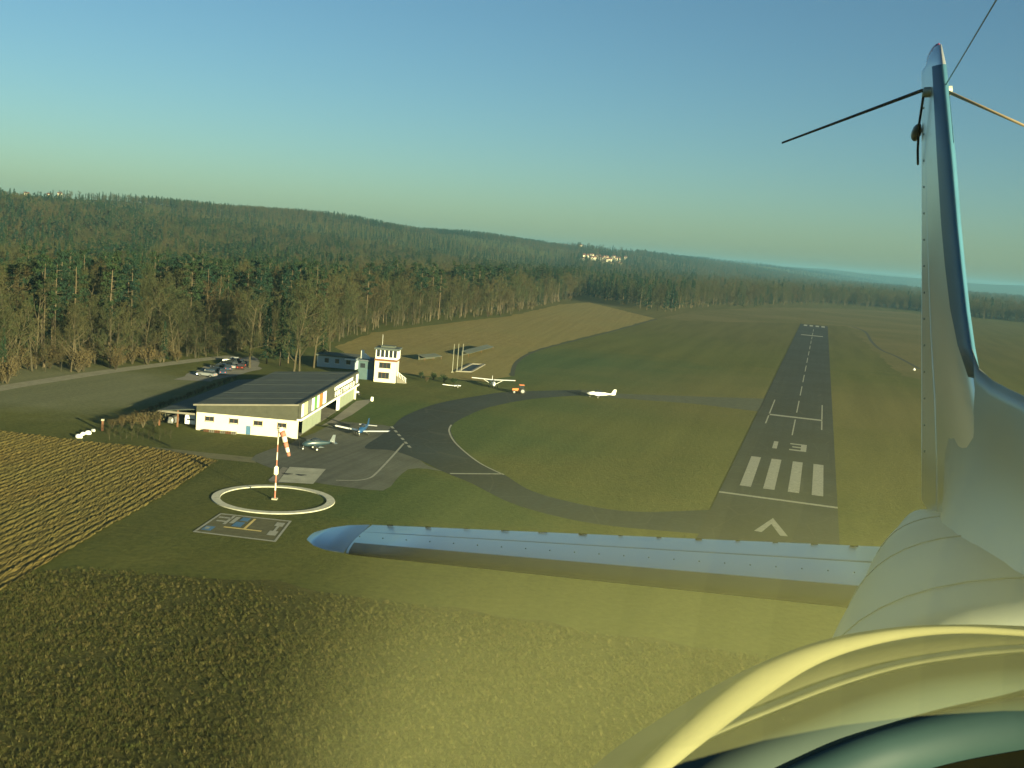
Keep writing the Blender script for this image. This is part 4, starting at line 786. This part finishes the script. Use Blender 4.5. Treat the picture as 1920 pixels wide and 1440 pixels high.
# ------------------------------------------------------------------ the aircraft the picture is taken from: tail, fuselage, canopy frame
S_A = .80                                                # size of the aircraft frame in metres per unit
def CP(X, Y, Z): return CAM + (AX_R * X + AX_U * Y + AX_F * Z) * S_A
def PD(px, py, Z): return CP((px - 960) / FOC * Z, (720 - py) / FOC * Z, Z)
LAT = Vector((-.98, .062, .196)); AXS = Vector((.196, .153, .98))
def BD(l, Zc, Y): return CP(.84 + .2 * Zc - .98 * l, Y, Zc + .196 * l)     # l metres left of the centre plane
def alu(name, rough, base=(.62, .67, .70), metal=.85, grain=.04):
    m, t, b = new_mat(name); n = noise(t, 2.2, 3, .5, lo=.2, hi=.8)
    t.links.new(mixc(t, n, [x * .86 for x in base], base), b.inputs['Base Color']); b.inputs['Metallic'].default_value = metal
    r = node(t, 'ShaderNodeMapRange'); r.inputs[3].default_value = rough * .8; r.inputs[4].default_value = rough * 1.3; t.links.new(n, r.inputs[0]); t.links.new(r.outputs[0], b.inputs['Roughness'])
    return m
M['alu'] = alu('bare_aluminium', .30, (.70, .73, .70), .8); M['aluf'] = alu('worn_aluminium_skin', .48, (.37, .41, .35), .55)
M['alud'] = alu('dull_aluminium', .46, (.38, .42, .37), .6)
own = tag(empty('own_aircraft', CP(1.6, -.6, 3.6)), 'silver tail and fuselage of the aircraft the view is taken from', 'aircraft')
def put(mb, name, mat, parent=own, smooth=True):
    o = mb.build(name, mat, None, smooth); o.parent = parent
    mw = Matrix.Translation(own.location); o.matrix_parent_inverse = mw.inverted() if parent is own else Matrix.Identity(4); return o
def foil(le, te, nrm, th, n=9, f0=0.0, f1=1.0):
    """closed airfoil ring between chord fractions f0..f1; nrm is the thickness direction"""
    ch = te - le; up, dn = [], []
    for k in range(n + 1):
        f = f0 + (f1 - f0) * (1 - math.cos(math.pi * k / n)) / 2; y = th * 5 * (.2969 * math.sqrt(f) - .126 * f - .3516 * f * f + .2843 * f ** 3 - .1036 * f ** 4) * .2 * 5
        up.append(le + ch * f + nrm * y); dn.append(le + ch * f - nrm * y)
    return up + dn[::-1]
# fin and rudder
LEp = [(4.47,1.287),(4.284,.864),(4.181,.602),(4.103,.433),(4.019,.27),(3.929,.132),(3.83,.02),(3.7,-.12),(3.6,-.35),(3.55,-.62)]
NL = Vector(AX_R * LAT.x + AX_F * LAT.z).normalized()
fin_r, rud_r = [], []
for Z, Y in LEp:
    le, te = BD(0, Z, Y), BD(0, 4.98, Y + .1); th = .070 * S_A * (1 if Y < 1 else .8)
    fin_r.append(foil(le, te, NL, th, 9, 0, .62)); rud_r.append(foil(le, te, NL, th * .96, 6, .635, 1))
tip = BD(0, 4.55, 1.37); fin_r.insert(0, [p.lerp(tip, .35) + (tip - p) * 0 + AX_U * .03 for p in foil(BD(0, 4.50, 1.33), BD(0, 4.98, 1.40), NL, .035 * S_A, 9, 0, .62)])
rud_r.insert(0, foil(BD(0, 4.50, 1.33), BD(0, 4.98, 1.40), NL, .034 * S_A, 6, .635, 1))
fin = put(MB().loft(fin_r), 'fin', M['alu'])
rudder = put(MB().loft(rud_r), 'rudder', M['alu'])
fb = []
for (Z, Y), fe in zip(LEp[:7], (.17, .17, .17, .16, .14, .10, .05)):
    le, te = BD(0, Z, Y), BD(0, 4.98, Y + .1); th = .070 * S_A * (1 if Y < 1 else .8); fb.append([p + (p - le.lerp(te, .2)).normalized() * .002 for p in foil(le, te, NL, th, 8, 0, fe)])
put(MB().loft(fb), 'leading_edge_band', plain('sky_reflection_blue', (.045, .13, .19), .4, .15, 6, 0, .5), fin)  # dark sky reflection painted as a blue strip on the fin nose
put(MB().loft([foil(BD(0, 4.52, 1.335), BD(0, 4.9, 1.37), NL, .036 * S_A, 6), foil(BD(0, 4.56, 1.40), BD(0, 4.84, 1.42), NL, .024 * S_A, 6)]), 'beacon_lamp', plain('red_lens', (.35, .04, .07), .2), own)
for k in range(14):                                      # rivet rows on the fin
    for Zf in (4.62,):
        p = BD(.047, Zf - .02 * k / 14, 1.15 - k * .11); put(MB().tube([p, p + NL * .004], [.004, .003], 6), 'rivet', M['aluf'], fin)
put(MB().loft([[BD(.022 + r_ * math.cos(a), Z, Y + 1.5 * r_ * math.sin(a)) for a in np.linspace(0, 6.283, 10, endpoint=False)] for Z, Y, r_ in ((4.9, 1.14, .008), (4.96, 1.13, .02), (5.02, 1.125, .019), (5.06, 1.12, .008))]), 'tail_lamp', plain('smoked_lens', (.05, .07, .07), .3))
# whip aerials and wire
put(MB().tube([BD(0, 4.60, 1.222), PD(1728, 170, 4.62), PD(1466, 268, 4.9)], [.006, .006, .0035], 6), 'dipole_aerial', M['carblack'])
put(MB().tube([BD(0, 4.60, 1.222), PD(1775, 171, 4.45), PD(1930, 240, 4.1)], [.006, .006, .004], 6), 'dipole_aerial', plain('tan_aerial', (.22, .17, .10), .5))
put(MB().tube([PD(1770, 165, 4.5), PD(1868, 0, 3.2), PD(1900, -54, 2.9)], .0022, 5), 'wire_aerial', M['carblack'])
put(MB().loft([[BD(.055 * a, Z, 1.21 + .014 * b) for a, b in ((-1,-1),(1,-1),(1,1),(-1,1))] for Z in (4.57, 4.63)]), 'aerial_mount', M['aluf'])
put(MB().tube([BD(.05, 4.62, 1.2), BD(.052, 4.72, 1.10), BD(.035, 4.86, 1.02), BD(.02, 4.95, .98)], .0045, 5), 'aerial_cable', M['dark'])
# dorsal fillet
fil = []
for Z, crest, base, wd in ((4.25,.62,-.60,.05),(4.06,.30,-.59,.11),(3.93,.132,-.58,.15),(3.81,.055,-.57,.18),(3.62,.014,-.56,.20),(3.42,-.012,-.555,.22),(3.22,-.034,-.555,.23),(2.8,-.13,-.555,.22),(2.4,-.30,-.56,.18)):
    row = []
    for k in range(17):                                  # concave flare from the crest down to the fuselage
        q = abs(k - 8) / 8; row.append(BD(math.copysign(.022 * min(1, q * 4) + (wd - .022) * max(0, q - .25) ** 2.2 / .75 ** 2.2, 8 - k), Z, crest + (base - crest) * (max(0, q - .06) / .94) ** .9))
    fil.append(row)
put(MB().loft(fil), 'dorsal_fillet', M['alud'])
# fuselage cone
fus = []
for Z, w_, yt, hh in ((5.02,.07,-.57,.16),(4.8,.14,-.54,.22),(4.3,.28,-.50,.30),(3.9,.375,-.475,.34),(3.6,.44,-.465,.38),(3.2,.54,-.46,.42),(2.9,.61,-.465,.45),(2.5,.70,-.48,.48),(2.3,.745,-.495,.49)):
    yc = yt - hh; row = []
    for a in np.linspace(0, 2 * math.pi, 36, endpoint=False):
        c, s = math.cos(a), math.sin(a); e = 2 / 2.5
        row.append(BD(w_ * math.copysign(abs(c) ** e, c), Z, yc + hh * math.copysign(abs(s) ** e, s)))
    fus.append(row)
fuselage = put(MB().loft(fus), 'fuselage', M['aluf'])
for Z, w_, yt, hh in ((4.1,.3275,-.4875,.32),(3.4,.49,-.4625,.40),(2.7,.655,-.4725,.465)):      # lap joints between skin panels
    yc = yt - hh; pts = []
    for a in np.linspace(.1, math.pi - .1, 24):
        c, s = math.cos(a), math.sin(a); e = 2 / 2.5; pts.append(BD((w_ + .002) * math.copysign(abs(c) ** e, c), Z, yc + (hh + .002) * abs(s) ** e))
    put(MB().tube(pts, .0016, 4), 'skin_joint', M['aluf'], fuselage)
# tailplane with elevator, seen from ahead and above
UPN = (AX_U - AX_F * .153).normalized()
def tp(f):                                               # f 0 root .. 1 tip : leading and trailing edge
    l = .12 + f * 2.43; Zl = 4.07 + .0 * f; Zt = 4.80 - .43 * f
    return BD(l, Zl, -.85 + .172 * f), BD(l, Zt, -.71 + .10 * f)
st_r, el_r = [], []
for f in (0, .2, .4, .6, .8, .93):
    le, te = tp(f); th = (.062 - .028 * f) * S_A; st_r.append(foil(le, te, UPN, th, 12, 0, .62)); el_r.append(foil(le, te, UPN, th * .95, 6, .64, 1))
boot_r = []
for f in (.0, .2, .4, .6, .8, .925):
    le, te = tp(f); th = (.062 - .028 * f) * S_A; boot_r.append([p + (p - le.lerp(te, .2)).normalized() * .0025 for p in foil(le, te, UPN, th, 8, 0, .2)])
tailplane = put(MB().loft(st_r), 'tailplane', M['alu'])
put(MB().loft(boot_r), 'leading_edge_band', plain('black_rubber_boot', (.012, .018, .022), .35, .2, 6, 0, .4), tailplane); elevator = put(MB().loft(el_r), 'elevator', M['alu'])
tip_r = []
for f, sc_ in ((.934, 1), (.97, .9), (.995, .68), (1.015, .3)):
    le, te = tp(f); mid = le.lerp(te, .45); tip_r.append(foil(mid.lerp(le, sc_), mid.lerp(te, sc_), UPN, .034 * S_A * sc_, 12, 0, 1))
put(MB().loft(tip_r), 'tailplane_tip', M['alu'], tailplane)
for f in np.linspace(.08, .9, 13):
    le, te = tp(f); p = le.lerp(te, .97) + UPN * .004; put(MB().tube([p - NL * random.uniform(.005, .02), p + NL * random.uniform(.004, .016)], random.uniform(.0015, .003), 6), 'trailing_edge_rivet', M['dark'], elevator)
for f in np.linspace(.06, .92, 22):
    le, te = tp(f); p = le.lerp(te, .3) + UPN * (.060 - .028 * f) * S_A * .98; put(MB().tube([p, p + UPN * .003], [.0028, .002], 6), 'rivet', M['aluf'], tailplane)
# rear window rim, deck and padded trim inside the cabin
def strip(name, rows, mat, thick=.012, smooth=True):
    """rows: list of polylines of (px, py, Z); a curved shell with thickness"""
    g = [[PD(*p) for p in smooth_px(r)] for r in rows]; o = put(MB().loft(g, closed=False), name, mat, own, smooth)
    sd = o.modifiers.new('thickness', 'SOLIDIFY'); sd.thickness = thick; sd.offset = -1; return o
def smooth_px(r, n=8):
    return [tuple(v_) for v_ in smooth_line([Vector(p) for p in r], n)]
bowA = [(1130,1500,1.50),(1262,1372,1.55),(1392,1266,1.60),(1515,1212,1.65),(1660,1182,1.69),(1800,1174,1.71),(1960,1184,1.72)]
bowB = [(1185,1500,1.50),(1312,1398,1.55),(1438,1304,1.60),(1545,1240,1.65),(1672,1202,1.69),(1800,1188,1.71),(1960,1196,1.72)]
M['bow'] = plain('olive_cream_paint', (.15, .145, .078), .9, .06, 6); M['deck'] = plain('grey_green_rear_deck', (.040, .060, .050), .8, .1, 5); M['trim'] = plain('teal_vinyl_trim', (.022, .048, .048), .5, .1, 6); M['tan'] = plain('tan_leather', (.15, .09, .022), .6, .15, 8)
bw = MB(); ringsb = []
A_, B_ = smooth_px(bowA), smooth_px(bowB)
for (xa, ya, za), (xb, yb, zb) in zip(A_, B_):
    a3, b3 = PD(xa, ya, za), PD(xb, yb, zb); cc = (a3 + b3) / 2; hv = (a3 - b3) / 2
    ringsb.append([cc + hv * math.cos(q) + AX_F * hv.length * .8 * math.sin(q) for q in np.linspace(0, 2 * math.pi, 12, endpoint=False)])
put(bw.loft(ringsb), 'canopy_bow', M['bow'])
rimC = [(1130,1530,2.02),(1250,1430,2.04),(1330,1382,2.05),(1450,1330,2.06),(1570,1284,2.06),(1700,1250,2.05),(1830,1230,2.03),(1960,1222,2.0)]
rimD = [(1145,1536,1.99),(1262,1440,2.01),(1345,1392,2.02),(1465,1342,2.03),(1585,1296,2.03),(1710,1261,2.02),(1840,1242,2.0),(1960,1233,1.97)]
rimO = [(1020,1560,2.2),(1130,1440,2.22),(1260,1350,2.24),(1400,1270,2.25),(1540,1215,2.25),(1680,1190,2.24),(1820,1185,2.22),(1960,1190,2.2)]
rimE = [(1300,1540,1.93),(1400,1490,1.94),(1500,1440,1.95),(1600,1398,1.95),(1700,1366,1.95),(1800,1340,1.94),(1900,1322,1.92),(1970,1312,1.90)]
strip('deck_flange', [rimO, rimC], plain('olive_flange', (.085, .085, .045), .7, .08, 6)); strip('seal_strip', [rimC, rimD], plain('pale_seal', (.15, .15, .085), .6, .1, 8))
strip('rear_deck', [rimD, rimE], M['deck'])
roll = []
for k in range(7):
    a = math.pi * k / 6; roll.append([(x, y + 62 * (1 - math.cos(a)) / 2 * 1.25, Z - .018 * math.sin(a) - .02 * k / 6) for x, y, Z in rimE])
strip('padded_trim', roll, M['trim'])
strip('seat_back', [[(x, y + 98, Z - .03) for x, y, Z in rimE], [(x, y + 200, Z - .10) for x, y, Z in rimE]], M['tan'])
for px, py, Z in ((1672, 1344, 1.965), (1800, 1377, 1.915)):
    p = PD(px, py, Z); put(MB().tube([p, p - AX_F * .003], [.005, .004], 8), 'deck_screw', M['dark'])
# acrylic bubble canopy, hazed to carry the sunlit veil: a thin closed shell of scattering acrylic
def ell(k, az, el): return CP(.84 + 1.3 * k * math.cos(el) * math.sin(az), -.5 + 1.0 * k * math.sin(el), -.3 + 2.0 * k * math.cos(el) * math.cos(az))
AZS = [R(x) for x in list(range(-180, -64, 8)) + list(np.arange(-64, -34, 1.5)) + list(range(-34, 180, 6))]; nA, nE = len(AZS), 34; mb = MB(); vs, fs = [], []
for k in (0, 1):                                         # thickest low down, cut off leftwards: shapes the sun veil and its shadow edge
    for j in range(nE + 1):
        el_ = R(86) * j / nE; yy = -.5 + math.sin(el_); hy_ = .60 * float(sstep(-.10, .38, -yy)) + .40 * float(sstep(.10, .40, -yy))
        for i in range(nA):
            az_ = AZS[i]; dg = (math.degrees(az_) + 180) % 360 - 180; th = .0001 + .0038 * hy_ * float(sstep(-57, -46, dg))
            vs.append(ell(1.004 - (th if k == 0 else 0), az_, el_))
off = nA * (nE + 1)
for j in range(nE):
    for i in range(nA):
        a, b, c, d = j*nA+i, j*nA+(i+1) % nA, (j+1)*nA+(i+1) % nA, (j+1)*nA+i; fs += [(a, d, c, b), (off+a, off+b, off+c, off+d)]
for i in range(nA):
    a, b = i, (i+1) % nA; fs += [(a, b, off+b, off+a)]; c, d = nE*nA+i, nE*nA+(i+1) % nA; fs += [(d, c, off+c, off+d)]
canopy = put(mb.add(vs, fs), 'canopy', bpy.data.materials.new('hazed_acrylic'))
bm = bmesh.new(); bm.from_mesh(canopy.data); bmesh.ops.recalc_face_normals(bm, faces=bm.faces[:]); bm.to_mesh(canopy.data); bm.free()
cm_ = canopy.data.materials[0]; cm_.use_nodes = True; ct = cm_.node_tree; ct.nodes.clear(); pv = node(ct, 'ShaderNodeVolumePrincipled'); co = node(ct, 'ShaderNodeOutputMaterial')
pv.inputs['Color'].default_value = (.90, .93, .44, 1); pv.inputs['Density'].default_value = 18.0; ct.links.new(pv.outputs[0], co.inputs['Volume'])

# ------------------------------------------------------------------ haze over the valley
hb = MB().box(-11500, 11500, -11500, 11500, -1.5, 92).build('haze', bpy.data.materials.new('valley_haze')); tag(hb, 'thin blue evening haze filling the valley', 'haze', kind='stuff')
hm = hb.data.materials[0]; hm.use_nodes = True; ht = hm.node_tree; ht.nodes.clear(); pv = node(ht, 'ShaderNodeVolumePrincipled'); ho = node(ht, 'ShaderNodeOutputMaterial')
pv.inputs['Color'].default_value = (.17, .42, .62, 1); pv.inputs['Density'].default_value = .0001; pv.inputs['Anisotropy'].default_value = .1; ht.links.new(pv.outputs[0], ho.inputs['Volume'])
